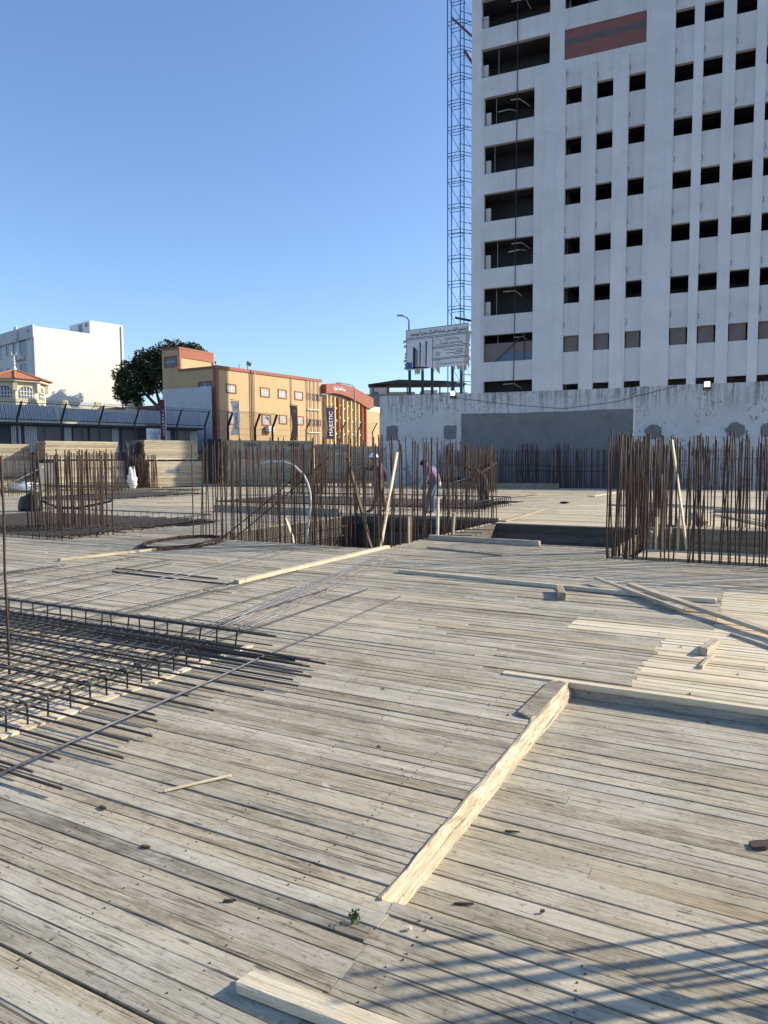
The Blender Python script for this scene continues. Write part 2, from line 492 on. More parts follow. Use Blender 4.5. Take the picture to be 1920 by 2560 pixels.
# the cracked timber along the left edge of the bay
t = MB(); seg = 26; n = 8
for i in range(seg+1):
    yy = 2.12 + (4.86-2.12)*i/seg
    k = min(1, max(0.0, (yy-4.0)/0.35)); j = lambda s=0.007: R.uniform(-s, s)
    g_ = 0.35+0.65*i/seg
    wl_ = -1.149-0.020*g_-0.085*k+j(0.003)
    t.v += [(wl_, yy, -0.07), (wl_, yy, 0.004+0.012*k+j(0.002)), (wl_+0.012, yy, 0.007+0.013*k+j(0.002)), (-1.146+j(0.008), yy, 0.008+0.010*k+j(0.003)),
            (-1.138+j(0.007), yy, -0.012+j(0.006)), (-1.130+j(0.006), yy, -0.030+j(0.006)), (-1.124+0.006*g_+j(0.005), yy, -0.060+j(0.006)), (-1.123+0.007*g_, yy, -0.096)]
for i in range(seg):
    for q in range(n-1): t.f.append((i*n+q, i*n+n+q, i*n+n+q+1, i*n+q+1))
t.f.append(tuple(range(n))); t.f.append(tuple(seg*n+q for q in range(n))[::-1])
tm = empty('edge_timber', (0, 0, 0), 0, 'splintered yellowish timber running up along the left edge of the sunken bay', 'timber')
t.build('beam', M['timber'], tm)
b = MB().prism([(-1.275, 4.12), (-1.20, 4.08), (-1.155, 4.14), (-1.148, 4.80), (-1.19, 4.84), (-1.262, 4.80)], 0.004, 0.020)
b.build('cap_board', M['deck'], tm)

# fascia boards round the deep openings
def opening(name, x0, x1, y0, y1, zb, bh=0.14, sides='NSEW', m='board_face'):
    e = empty(name, kind='structure')
    z = -0.03
    while z > zb:
        h = bh*R.uniform(0.85, 1.15); a, c = z-h+0.004, z
        if 'N' in sides: MB().box(x0, x1, y1, y1+0.03, a, c).build('board', M[m], e)
        if 'S' in sides: MB().box(x0, x1, y0-0.03, y0, a, c).build('board', M[m], e)
        if 'W' in sides: MB().box(x0-0.03, x0, y0, y1, a, c).build('board', M[m], e)
        if 'E' in sides: MB().box(x1, x1+0.03, y0, y1, a, c).build('board', M[m], e)
        z -= h
    return e
opening('shaft_formwork', -10.4, -5.89, 11.0, 17.6, -2.5, 0.22, 'NSEW', 'shade_board')
opening('pit_formwork', -5.81, -2.28, 12.85, 16.9, -1.5, 0.2, 'NSEW', 'shade_board')
opening('wall_slot_formwork', -2.2, 5.0, 11.45, 11.90, -0.9, 0.20)
opening('side_slot_formwork', -2.2, -1.75, 11.95, 18.0, -0.9, 0.30)
MB().box(-5.81, -2.3, 12.9, 16.85, -1.56, -1.5).build('pit_floor', M['board_face'])['kind'] = 'structure'
MB().box(-2.2, 5, 11.45, 11.9, -0.96, -0.9).build('slot_floor', M['board_face'])['kind'] = 'structure'

# loose sawn pieces lying about -----------------------------------------------------------
def stick(name, a, b, w, h, m, label, cat='board', z=None, bev=True):
    a, b = Vector(a), Vector(b)
    c = (a+b)/2; L = (b-a).length
    dx = (b-a).normalized()
    mb = MB(); seg = 6; rr = R
    prof = [(-.5, -.5), (.5, -.5), (.5, .38), (.43, .5), (-.43, .5), (-.5, .38)]
    for i in range(seg+1):
        for (py, pz) in prof:
            mb.v.append((-L/2+L*i/seg + (rr.uniform(-.01, .01) if i in (0, seg) else 0), py*w*(1+rr.uniform(-.03, .03)), pz*h*(1+rr.uniform(-.03, .03))))
    n_ = len(prof)
    for i in range(seg):
        for q in range(n_):
            mb.f.append((i*n_+q, i*n_+n_+q, i*n_+n_+(q+1) % n_, i*n_+(q+1) % n_))
    mb.f.append(tuple(range(n_))); mb.f.append(tuple(seg*n_+q for q in range(n_))[::-1])
    o = mb.build(name, M[m])
    o.location = c
    o.rotation_euler = dx.to_track_quat('X', 'Z').to_euler()
    return tag(o, label, cat)
stick('board', (-1.31, 1.566, 0.019), (-0.5, 1.604, 0.019), 0.072, 0.030, 'lumber', 'clean pale board lying in the foreground at the bottom edge')
stick('batten', (-5.87, 7.02, 0.028), (-5.86, 11.15, 0.028), 0.10, 0.045, 'lumber', 'bright pale batten reaching to the front edge of the shaft', 'batten')
stick('batten', (-9.80, 7.45, 0.022), (-9.17, 10.3, 0.022), 0.10, 0.035, 'lumber', 'yellowish batten on the deck beside the coil of wire', 'batten')
stick('batten', (-4.42, 8.75, 0.025), (-1.0, 8.38, 0.025), 0.055, 0.045, 'lumber', 'long thin pale batten crossing the middle deck', 'batten')
stick('batten', (-1.10, 8.33, 0.025), (-0.40, 8.38, 0.025), 0.065, 0.045, 'lumber', 'short pale batten under the crossed planks', 'batten')
stick('plank', (-1.80, 9.02, 0.075), (-0.66, 7.60, 0.045), 0.05, 0.03, 'lumber_old', 'narrow dark plank leaning under the pale crossed plank', 'plank')
stick('plank', (-1.33, 8.66, 0.085), (0.35, 6.62, 0.050), 0.10, 0.035, 'lumber', 'long pale plank laid slantwise across the fresh boards', 'plank')
stick('block', (-2.07, 8.28, 0.045), (-1.92, 7.80, 0.045), 0.085, 0.08, 'lumber_old', 'stubby weathered timber block below the long thin batten', 'block')
stick('block', (-0.30, 6.42, 0.035), (-0.37, 6.05, 0.035), 0.065, 0.06, 'lumber_old', 'short timber offcut on the fresh pale boards', 'block')
stick('offcut', (-0.36, 5.68, 0.012), (-0.30, 6.02, 0.018), 0.030, 0.022, 'lumber', 'thin pale splinter of wood below the short offcut', 'stick')
stick('offcut', (-0.20, 6.86, 0.015), (0.16, 6.44, 0.015), 0.028, 0.022, 'lumber_old', 'dark thin stick at the right edge on fresh boards', 'stick')
stick('offcut', (-2.44, 2.37, 0.010), (-2.27, 2.64, 0.010), 0.014, 0.008, 'lumber', 'straw-coloured sliver of wood on the left deck', 'stick')
stick('beam', (-5.75, 12.74, 0.05), (-3.5, 12.58, 0.05), 0.10, 0.09, 'lumber_old', 'rough grey beam along the near edge of the pit', 'beam')
stick('offcut', (-5.2, 11.45, 0.015), (-3.7, 11.0, 0.015), 0.05, 0.03, 'lumber_old', 'grey offcut on the deck in front of the pit', 'stick')
stick('board', (-5.72, 17.2, 0.02), (-6.0, 21.8, 0.02), 0.13, 0.03, 'tan', 'orange-brown board by the right side of the shaft', 'board')

# ================================================================== REBAR
def unit_bar(m, k, bend=0.012, seg=5, n=6):
    rr = random.Random(500+k)
    pts = [(0, 0, 0)]+[(rr.uniform(-bend, bend), rr.uniform(-bend, bend), i/seg) for i in range(1, seg+1)]
    return MB().tube(pts, 1.0, n).v, MB().tube(pts, 1.0, n).f
def bar_mesh(name, m, L, r, k, bend=0.05, seg=4, n=6):
    rr = random.Random(900+k)
    bx, by = rr.uniform(-bend, bend), rr.uniform(-bend, bend)
    pts = [(bx*(i/seg)**2+rr.uniform(-.2, .2)*bend*(0 < i < seg), by*(i/seg)**2, L*i/seg) for i in range(seg+1)]
    return MB().tube(pts, r, n).mesh(name, M[m], True)
VB = {}
def vbar(kind, L, r):
    key = (kind, L, r)
    if key not in VB: VB[key] = [bar_mesh('rebar', kind, L, r, k) for k in range(5)]
    return R.choice(VB[key])
def upright(parent, x, y, top, r=0.011, kind='rust', L=2.6, lean=0.017):
    o = link('rebar', vbar(kind, L, r), None, parent, (x, y, top-L), (R.gauss(0, lean), R.gauss(0, lean), R.uniform(0, 6.28)))
    return o
def curtain(parent, a, b, step, top, r=0.011, layers=((0, 0),), kind='rust', L=2.6, jit=0.1, lean=0.017, drop=0.0, clump=0.0):
    a, b = Vector(a), Vector(b); n = max(1, int((b-a).length/step)); d = (b-a)
    for lx, ly in layers:
        for i in range(n+1):
            if R.random() < drop: continue
            p = a+d*(i/n)+d.normalized()*R.uniform(-step*.3, step*.3)
            upright(parent, p.x+lx, p.y+ly, top+R.uniform(-jit, jit), r, kind, L, lean)
            if R.random() < clump:
                upright(parent, p.x+lx+R.uniform(-.03, .03), p.y+ly+R.uniform(-.03, .03), top+R.uniform(-jit, jit), r, kind, L, lean)
def hoops(parent, rects, zs, r=0.006, m='rust'):
    for z in zs:
        for (x0, x1, y0, y1) in rects:
            q = [(x0, y0, z+R.uniform(-.02, .02)), (x1, y0, z+R.uniform(-.02, .02)), (x1, y1, z), (x0, y1, z), (x0, y0, z)]
            MB().tube(q, r, 5).build('hoop', M[m], parent)

# --- shaft (centre): starter bars on its four sides
e = empty('shaft_wall_starter_bars', (0, 0, 0), 0, 'thicket of tall rusty starter bars around the open shaft in the centre', 'rebar')
curtain(e, (-10.35, 11.05), (-5.95, 11.05), 0.105, 1.93, 0.0115, ((0, 0),), L=3.4, jit=.09, drop=.10)
curtain(e, (-10.1, 11.32), (-6.2, 11.32), 0.25, 1.93, 0.0115, ((0, 0),), L=3.4, jit=.09, drop=.25)
curtain(e, (-5.98, 11.3), (-5.98, 17.5), 0.21, 1.95, 0.0115, ((0, 0), (-.24, .05)), L=3.4, drop=.06, clump=.12)
curtain(e, (-10.3, 11.6), (-10.3, 17.3), 0.22, 1.93, 0.0115, ((0, 0), (.22, .08)), L=3.4, drop=.12)
curtain(e, (-10.2, 17.45), (-6.2, 17.45), 0.22, 1.97, 0.0115, ((0, 0),), L=3.4, drop=.12, clump=.15)
for z in (-.25, -.5, -.75, -1.0, -1.25):
    MB().tube([(-10.33, 17.42, z), (-8, 17.42, z+.01), (-6.05, 17.42, z)], .008, 5).build('tie_bar', M['steel'], e)
    MB().tube([(-10.3, 11.1, z), (-10.3, 14, z), (-10.3, 17.4, z)], .009, 5).build('tie_bar', M['steel'], e)
    MB().tube([(-10.2, 11.15, z), (-10.2, 14, z), (-10.2, 17.4, z)], .009, 5).build('tie_bar', M['steel'], e)
for z in (-.08, -.3):
    MB().tube([(-10.3, 11.1, z), (-5.95, 11.1, z)], .008, 5).build('tie_bar', M['steel'], e)
for y0 in (12.6, 13.3, 13.9, 14.6):
    MB().tube([(-6.0, y0, .03), (-5.2, y0+.3, .02)], .009, 5).build('tie_bar', M['steel'], e)
# slanting bars lashed between the uprights
for a, b_ in (((-9.9, 11.25, -.1), (-8.2, 11.9, 1.35)), ((-9.55, 11.2, -.1), (-7.6, 12.0, 1.65)), ((-7.0, 11.15, -.2), (-8.2, 12.2, 1.75))):
    MB().tube([a, ((a[0]+b_[0])/2+.02, (a[1]+b_[1])/2, (a[2]+b_[2])/2-.02), b_], .012, 6).build('slanted_bar', M['rust'], e)

# --- right core: starter bars of the wall on the right
e = empty('core_wall_starter_bars', (0, 0, 0), 0, 'dense rusty starter bars of the wall slot on the right', 'rebar')
curtain(e, (-2.12, 11.5), (4.6, 11.5), 0.235, 1.86, 0.0115, ((0, 0), (.03, .004)), L=2.7, jit=.10, drop=.05)
curtain(e, (-2.02, 11.78), (4.6, 11.78), 0.245, 1.88, 0.0115, ((0, 0), (.028, .01)), L=2.7, jit=.10, drop=.1)
curtain(e, (-2.14, 11.7), (-2.14, 17.8), 0.2, 1.95, 0.0125, ((0, 0), (.27, .06)), L=2.8, jit=.10, drop=.03, clump=.2)
curtain(e, (-1.9, 17.9), (4.6, 17.9), 0.125, 2.0, 0.0135, ((0, 0), (.1, -.25)), L=2.4, jit=.12, drop=.12)
for z in (-.35, -.6):
    MB().tube([(-2.1, 11.53, z), (4.6, 11.53, z)], .007, 5).build('tie_bar', M['rust'], e)
for z in (-.3, -.1):
    MB().tube([(-1.86, 11.6, z), (-1.86, 17.8, z)], .008, 5).build('tie_bar', M['steel'], e)
    MB().tube([(-2.12, 11.6, z), (-2.12, 17.8, z)], .008, 5).build('tie_bar', M['steel'], e)
    MB().tube([(-2.0, 11.6, z-.1), (-2.0, 17.8, z-.1)], .008, 5).build('tie_bar', M['steel'], e)

# --- columns
def column_bars(name, label, x0, x1, y0, y1, nx, ny, top, r, L, kind='rust', hz=(0.95,), group=None, inner=0):
    e = empty(name, ((x0+x1)/2, (y0+y1)/2, 0), 0, label, 'rebar', group)
    cx, cy = (x0+x1)/2, (y0+y1)/2
    for i in range(nx):
        x = x0+(x1-x0)*i/(nx-1)-cx
        for yy in (y0-cy, y1-cy): upright(e, x+R.uniform(-.02, .02), yy+R.uniform(-.02, .02), top+R.uniform(-.1, .1), r, kind, L)
    for i in range(1, ny-1):
        yv = y0+(y1-y0)*i/(ny-1)-cy
        for xx in (x0-cx, x1-cx): upright(e, xx+R.uniform(-.02, .02), yv+R.uniform(-.02, .02), top+R.uniform(-.1, .1), r, kind, L)
    for i in range(inner): upright(e, R.uniform(x0-cx, x1-cx), R.uniform(y0-cy, y1-cy), top+R.uniform(-.1, .1), r, kind, L)
    hoops(e, [(x0-cx-.015, x1-cx+.015, y0-cy-.015, y1-cy+.015)], hz)
    return e
column_bars('column_starter_bars', 'large cluster of rusty column bars standing in the left rebar pad', -14.75, -13.25, 10.45, 11.5, 13, 8, 1.78, .015, 1.9, hz=(1.02, 1.06), inner=4)
column_bars('column_starter_bars', 'column bars farther back, behind and right of the large left cluster', -27.0, -25.6, 21.6, 22.8, 12, 8, 2.05, .014, 2.1, hz=(1.3,), inner=4)
column_bars('column_starter_bars', 'column bars at the far left edge in front of the lumber', -32.4, -31.2, 20.9, 21.8, 7, 5, 1.9, .014, 2.0)
column_bars('column_starter_bars', 'dark column bars standing against the middle lumber stack', -33.0, -31.7, 30.2, 31.0, 13, 7, 1.95, .016, 2.0, inner=10)
column_bars('column_starter_bars', 'column bars in the rear pad behind the shaft at its left', -14.6, -13.4, 23.8, 24.8, 9, 6, 2.0, .014, 2.1)
column_bars('column_starter_bars', 'column bars in the rear pad right of the workers', -12.6, -11.3, 31.8, 33.0, 14, 8, 2.1, .014, 2.1, inner=5)
column_bars('column_starter_bars', 'dense column bars behind the shaft between pipe arch and first worker', -19.6, -18.2, 27.5, 28.6, 14, 8, 2.1, .015, 2.2, inner=8)
# near-left bar at the frame edge (column of the left pad)
column_bars('column_starter_bars', 'rusty bars at the left frame edge rising out of the near pad', -5.75, -5.20, 3.1, 3.45, 3, 3, 1.70, .010, 1.8, hz=())
# off-frame column whose bars throw the striped shadow into the lower right corner
column_bars('column_starter_bars', 'column bars just outside the right edge casting the striped shadow', 1.0, 1.85, 2.1, 3.5, 10, 15, 1.28, .012, 1.38, hz=(), inner=40)

# --- far row before the concrete wall
e = empty('retaining_wall_starter_bars', (0, 0, 0), 0, 'long far row of starter bars in the shade before the concrete wall', 'rebar')
curtain(e, (-17.5, 39.6), (2.0, 39.6), 0.12, 2.15, 0.014, ((0, 0), (.07, .3)), L=2.6, jit=.12, drop=.1, clump=.15)
for x0, x1 in ((-12.3, -11.2), (-10.2, -9.4), (-6.9, -5.6)):
    curtain(e, (x0, 39.3), (x1, 39.3), 0.07, 2.45, 0.016, ((0, 0),), L=2.8, jit=.07)
MB().tube([(-17.5, 39.5, 1.35), (-9, 39.5, 1.2), (-2, 39.4, 1.55), (2, 39.4, 1.6)], .014, 5).build('tie_bar', M['rust'], e)
MB().tube([(-12.4, 39.4, .95), (-5.0, 39.4, .93)], .02, 5).build('tie_bar', M['steel'], e)

# ------------------------------------------------------------------ near-left pad, sunk into the deck
pad = empty('footing_pad', kind='structure')
y = 0.2
while y < 4.66:
    w = R.uniform(.09, .13)
    link('plank', R.choice(PM['new']), None, pad, (-9.4, y+w/2, -.115+R.gauss(0, .002)), None, (5.62, w-.004, 1)); y += w
MB().box(-9.4, -3.75, 4.635, 4.658, -.14, -.027).build('side_board', M['board_face'], pad)
MB().box(-3.755, -3.732, .2, 4.63, -.14, -.027).build('side_board', M['board_face'], pad)
k = MB(); yy = .25
while yy < 4.6:            # chipped pale edging
    L = R.uniform(.08, .3)
    k.box(-3.79+R.uniform(-.01, .01), -3.735+R.uniform(-.006, .012), yy, yy+L-R.uniform(.004, .03), -.02, .006+R.uniform(0, .006)); yy += L
k.build('edge_chips', M['new'], pad)

mat_ = empty('rebar_mat', (-4, 3, 0), 0, 'dark steel rebar mat filling the sunken pad at the lower left', 'rebar mat')
BARX = [bar_mesh('rebar', 'steel', 1.0, 1.0, 40+k_, 0.0, 1, 7) for k_ in range(1)]
def hbar(parent, a, b, r, name='rebar', m='steel', n=7, sag=0.0):
    a, b = Vector(a), Vector(b)
    L = (b-a).length
    pts = [a.lerp(b, i/5)+Vector((0, 0, -sag*math.sin(math.pi*i/5)+R.uniform(-1, 1)*.0025))+Vector((R.uniform(-1, 1), R.uniform(-1, 1), 0))*.003 for i in range(6)]
    return MB().tube([tuple(p-parent.location) if parent else tuple(p) for p in pts], r, n).build(name, M[m], parent, smooth=True)
y = .6
i = 0
while y < 4.56:
    out = -3.05+R.uniform(-.25, .25) if i % 3 != 2 else -3.95
    if y > 3.9: out = -3.0+R.uniform(-.3, .35)
    hbar(mat_, (-9.3, y, .055), (out, y+R.uniform(-.05, .02), .052 if out < -3.9 else R.uniform(.018, .045)), .0078)
    y += R.uniform(.096, .106); i += 1
x = -9.2
while x < -3.9:
    ext = 4.58
    if R.random() < .26: ext = R.uniform(5.6, 8.4)
    dxx = -.06*(ext-4.5)
    hbar(mat_, (x, .4, .040), (x+dxx, ext, .040 if ext < 4.7 else .03), .0062)
    if R.random() < .25: hbar(mat_, (x+.05, .4, -.088), (x+.05, 4.6, -.088), .006)
    x += R.uniform(.10, .115)
# stirrup legs: right edge and back edge
y = .5
while y < 4.5:
    hx = -4.0+R.uniform(-.015, .015)
    MB().tube([(hx+4, y-3, -.10), (hx+4+R.uniform(-.01, .01), y-3, .05), (hx+3.985, y-3, .060), (hx+3.93, y-3, .062)], .0068, 6).build('stirrup', M['steel'], mat_)
    y += R.uniform(.135, .165)
x = -9.2
while x < -3.8:
    ln = R.uniform(-.035, .035)
    MB().tube([(x+4, 1.53, -.10), (x+4+ln*.5, 1.53, .05), (x+4+ln, 1.535, .145), (x+4+ln+.01, 1.56, .168), (x+4+ln+.02, 1.64, .160)], .0075, 6).build('stirrup', M['steel'], mat_)
    x += R.uniform(.15, .215)
for z, r_, yv in ((.160, .011, 4.545), (.150, .009, 4.60), (.075, .006, 4.56), (.012, .006, 4.56)):
    hbar(mat_, (-9.3, yv, z), (-3.55+R.uniform(-.1, .2), yv+.01, z-.01), r_)
for q in range(3): hbar(mat_, (-5.2, 4.35-.05*q, .10-.03*q), (-3.35+R.uniform(0, .6), 4.38-.10*q, .05-.006*q), .010)

def loose(a, b, r, label, group=None, m='steel', sag=0):
    a, b = Vector(a), Vector(b)
    pts = [a.lerp(b, i/6)+Vector((R.uniform(-.012, .012), 0, 0 if i in (0, 6) else R.uniform(-.002, .002))) for i in range(7)]
    o = MB().tube([tuple(p) for p in pts], r, 7).build('steel_bar', M[m], smooth=True)
    return tag(o, label, 'rebar', group)
loose((-3.17, 1.9, .072), (-3.60, 7.15, .014), .0068, 'single steel bar laid lengthwise across the protruding mat ends', None, 'steel_mid')
for q in range(8):
    dx = -.055*q
    loose((-4.12+dx+R.uniform(-.03, .03), 4.7+R.uniform(0, .5), .025), (-5.12+dx+R.uniform(-.05, .05), 10.0+R.uniform(-.3, .3), .010+.004*(q % 2)), .0065, 'thin steel bar in the bundle running from the near mat to the shaft', 'bundle of long bars on the deck', 'steel_lit')
loose((-6.75, 4.7, .02), (-7.42, 10.3, .014), .007, 'left one of two lone bars running far back from the mat', None, 'steel_lit')
loose((-6.55, 4.75, .02), (-7.12, 10.15, .014), .007, 'right one of two lone bars running far back from the mat', None, 'steel_lit')
for q, (x, y0, x1) in enumerate(((-8.1, 7.0, -5.9), (-8.3, 7.25, -6.3))):
    loose((x, y0, .013), (x1, y0-.1+.02*q, .013), .010, ('near' if q == 0 else 'far')+' one of two dark bars lying crosswise left of the bright batten')

# ------------------------------------------------------------------ farther pads (mats joined, too fine to pick apart)
def far_mat(name, label, x0, x1, y0, y1, z, sp, r, legs=True, sunk=False):
    e = empty(name, ((x0+x1)/2, (y0+y1)/2, 0), 0, label, 'rebar mat')
    cx, cy = e.location.x, e.location.y
    mb = MB(); y = y0
    while y < y1:
        mb.tube([(x0-cx-R.uniform(0, .2), y-cy, z), (x1-cx+R.uniform(-.1, .5), y-cy+R.uniform(-.03, .03), z)], r, 4); y += sp
    x = x0
    while x < x1:
        mb.tube([(x-cx, y0-cy, z+r*2), (x-cx-R.uniform(-.04, .04), y1-cy+R.uniform(0, .3), z+r*2)], r, 4); x += sp*1.1
    o = mb.build('bar_grid', M['steel'], e); o['kind'] = 'stuff'
    mb2 = MB()
    if legs:
        for (a, b) in (((x0, y1), (x1, y1)), ((x1, y0), (x1, y1)), ((x0, y0), (x1, y0))):
            a, b = Vector(a), Vector(b); L = (b-a).length; n = int(L/.22)
            for i in range(n+1):
                p = a.lerp(b, i/max(n, 1))
                mb2.tube([(p.x-cx, p.y-cy, -.05), (p.x-cx+R.uniform(-.01, .01), p.y-cy, z+.16)], r*.9, 4)
        mb2.tube([(x0-cx, y1-cy, z+.16), (x1-cx, y1-cy, z+.16)], r*1.3, 4)
        mb2.tube([(x1-cx, y0-cy, z+.16), (x1-cx, y1-cy, z+.16)], r*1.3, 4)
        o = mb2.build('stirrup_row', M['steel'], e); o['kind'] = 'stuff'
    return e
f2 = empty('left_footing_pad', kind='structure')
y = 9.4
while y < 14:
    w = .13; link('plank', R.choice(PM['tan']), None, f2, (-19.5, y+w/2, -.12), None, (7.2, w-.006, 1)); y += w
MB().box(-19.5, -12.3, 13.96, 13.99, -.15, -.027).build('side_board', M['board_face'], f2)
MB().box(-12.31, -12.28, 9.4, 13.95, -.15, -.027).build('side_board', M['board_face'], f2)
far_mat('rebar_mat', 'rebar mat in the pad around the large left column bars', -19.4, -12.4, 9.5, 13.9, .06, .16, .009)
far_mat('rebar_mat', 'rebar mat around the column bars farther back on the left', -27.6, -23.4, 19.4, 25.6, .08, .22, .011)
far_mat('rebar_mat', 'rebar mat lying behind the two workers at the shaft', -17.2, -7.6, 19.6, 23.6, .14, .22, .014)
far_mat('rebar_mat', 'low rebar mat in front of the left lumber stacks', -35.8, -29.5, 24.6, 27.0, .30, .3, .012)

M['brownboard'] = plain('brown_sheet', (.20, .16, .14), .6)
M['bluesheet'] = plain('blue_grey_sheet', (.12, .17, .22), .5)
M['sheet2'] = plain('pale_print', (.55, .57, .60), .6)
M['bandgrey'] = plain('mortar_grey', (.13, .12, .12), .9)
M['sheet3'] = plain('faded_print', (.42, .42, .42), .7)
M['prop'] = plain('grey_prop', (.30, .31, .33), .6, .3)
# ================================================================== CONCRETE WALL
AF = rad(4.2)
wall = empty('concrete_wall', (-22.59, 42.0, 0), AF, 'high weathered white concrete wall with grey plaster patches below the tower', 'wall')
b = MB()
tops = [(0, 5.86), (2.5, 5.84), (5, 5.78), (9, 5.74), (13, 5.71), (16.03, 5.70), (20, 5.70), (25, 5.72)]
b.slabxz([(0, -2.6), (16.0, -2.6), (16.0, 5.70)]+[(x+R.uniform(-.1, .1), z+R.uniform(-.015, .015)) for x, z in tops[:5]][::-1], 0, .4)
b.build('wall_panel', M['wall'], wall)
b = MB(); b.slabxz([(16.09, -2.6), (25, -2.6), (25, 5.72), (22, 5.70), (19, 5.72), (16.09, 5.73)], .015, .4)
b.build('wall_panel', M['wall'], wall)
def blob(cx, cz, rx, rz, n=14, jit=.12, box=False):
    pts = []
    for i in range(n):
        a = 2*math.pi*i/n
        x, z = math.cos(a), math.sin(a)
        if box:
            m_ = max(abs(x), abs(z)); x, z = x/m_, z/m_
        k_ = 1+R.uniform(-jit, jit)
        pts.append((cx+x*rx*k_, cz+z*rz*k_))
    return pts
def patch(poly, y=-.03): MB().slabxz(poly, y, .02).build('plaster_patch', M['plaster'], wall)
patch([(5.62, -2.0), (15.98, -2.0), (15.98, 4.47), (14, 4.49), (12.2, 4.45), (10.5, 4.47), (9.2, 4.44), (7.5, 4.49), (5.66, 4.52)])
patch(blob(.88, 3.40, .42, .48, 16, .06, True)); patch(blob(4.92, 3.36, .42, .44, 16, .06, True))
patch(blob(17.1, 3.12, .44, .40, 22, .14)); patch(blob(21.3, 3.12, .48, .42, 18, .10)); patch(blob(22.95, 3.1, .45, .42, 18, .10))
patch(blob(19.6, 1.9, .45, .4, 20, .28))
mb = MB(); mb.tube([(5.2, -.03, 5.55), (9, -.03, 4.95), (12.0, -.04, 4.62), (15, -.04, 4.9), (18.3, -.03, 5.68)], .012, 5)
mb.build('cable', M['wire'], wall)
lampm = Nodes('white_floodlight', 0.4)  # white lamp glass with weak emission
lampm.b.inputs['Base Color'].default_value = (.9, .9, .9, 1)
lampm.b.inputs['Emission Color'].default_value = (1, 1, .98, 1)
lampm.b.inputs['Emission Strength'].default_value = 1.2
M['floodglass'] = lampm.m
M['dark_metal'] = plain('dark_metal', (.05, .05, .055), .55, .4)
for s, z, lb in ((5.12, 5.78, 'left floodlight on the wall top by the tower corner'), (19.84, 5.63, 'right floodlight on the wall top under the white tower')):
    px_ = -22.59+math.cos(AF)*s; py_ = 42.0+math.sin(AF)*s
    e = empty('floodlight', (px_, py_, z), AF, lb, 'floodlight')
    MB().box(-.17, .17, -.10, .04, -.20, .20).build('housing', M['dark_metal'], e)
    MB().box(-.15, .15, -.125, -.103, -.10, .185).build('lamp_glass', M['floodglass'], e)
    MB().box(-.19, -.172, -.06, 0, -.26, .05).box(.172, .19, -.06, 0, -.26, .05).box(-.19, .19, -.06, 0, -.28, -.262).build('bracket', M['dark_metal'], e)

# ================================================================== WHITE TOWER
K = 60/46
def zt(z): return H+(z-H)*K
tower = empty('white_tower', (-17.685*K, 60.0, 0), AF, 'unfinished white office tower with rows of dark unglazed windows', 'building')
DEP = 8.5  # unseen depth, set for where the tower's shadow falls
DEPL = 3.2          # unseen depth kept shallow behind the left bay so sunlight gets past
SILL = [8.15+3.08*k for k in range(-1, 10)]
WS = [8.49+3.075*k for k in range(-1, 10)]
PTOP = 26.07
TOPZ = zt(38.5)
def tb(name, m, x0, x1, y0, y1, z0, z1): return MB().box(x0*K, x1*K, y0, y1, z0, z1).build(name, M[m], tower)
B0 = -2.6
# corner pier and left bay
tb('corner_pier', 'pilaster', 0, .66, 0, .5, B0, TOPZ)
prev = B0
for i, s in enumerate(SILL):
    head = s+1.80
    wide = s > 26
    r_ = 5.12 if wide else 4.2
    l_ = .66 if wide else .86
    if s-.001 < 4: pass
    tb('spandrel', 'white_wall', .66, 5.12 if wide else 4.2, .012, .4, prev, zt(s))
    if not wide: tb('window_jamb', 'white_wall', .66, .86, .014, .4, zt(s), zt(head))
    prev = zt(head)
    # things seen inside the opening
    if 8 < s < 40:
        MB().box((l_+.02)*K, (l_+.35)*K, .55, .75, zt(s), zt(s)+1.3).build('inner_column', M['white_wall'], tower)
        if R.random() < .7:
            x = R.uniform(l_+.5, l_+1.2)*K
            MB().tube([(x, .5, zt(s)), (x, .5, zt(head))], .03, 5).build('prop', M['prop'] if 'prop' in M else M['interior'], tower)
tb('spandrel', 'white_wall', .66, 5.12, .012, .4, prev, TOPZ)
tb('pier', 'pilaster', 5.12, 6.03, .012, .4, zt(PTOP)+.002, TOPZ)
# brick panel field and the openings above it
for i in range(4):
    z0 = 26.58+3.07*i
    if i == 0:
        tb('spandrel', 'white_wall', 6.03, 10.9, .012, .4, zt(PTOP)+.002, zt(z0))
        N = Nodes('red_brick', .9, 0, .2)
        bt = N.n('ShaderNodeTexBrick')
        tc = N.n('ShaderNodeTexCoord').outputs['Object']
        sp_ = N.n('ShaderNodeSeparateXYZ'); N.put(sp_.inputs[0], tc)
        cb_ = N.n('ShaderNodeCombineXYZ'); N.put(cb_.inputs[0], sp_.outputs[0]); N.put(cb_.inputs[1], sp_.outputs[2])
        N.put(bt.inputs['Vector'], cb_.outputs[0])
        bt.inputs['Color1'].default_value = (.36, .085, .06, 1); bt.inputs['Color2'].default_value = (.25, .07, .055, 1)
        bt.inputs['Mortar'].default_value = (.22, .19, .18, 1); bt.inputs['Scale'].default_value = 1.0
        bt.inputs['Brick Width'].default_value = .25; bt.inputs['Row Height'].default_value = .08; bt.inputs['Mortar Size'].default_value = .012
        N.color(N.mix(N.step(N.noise(tc, 2.2, 5, .7), .4, .8, 0, .55), bt.outputs[0], (.16, .10, .09)))
        N.bump(bt.outputs['Fac'], -.5, .02)
        M['brick'] = N.m
        tb('brick_infill', 'brick', 6.03, 10.9, .10, .35, zt(z0), zt(28.40))
        tb('lintel_band', 'bandgrey', 6.03, 10.9, .085, .099, zt(27.50), zt(27.82))
        prev = zt(28.40)
    else:
        tb('spandrel', 'white_wall', 6.03, 10.9, .012, .4, prev, zt(z0)); prev = zt(z0+1.83)
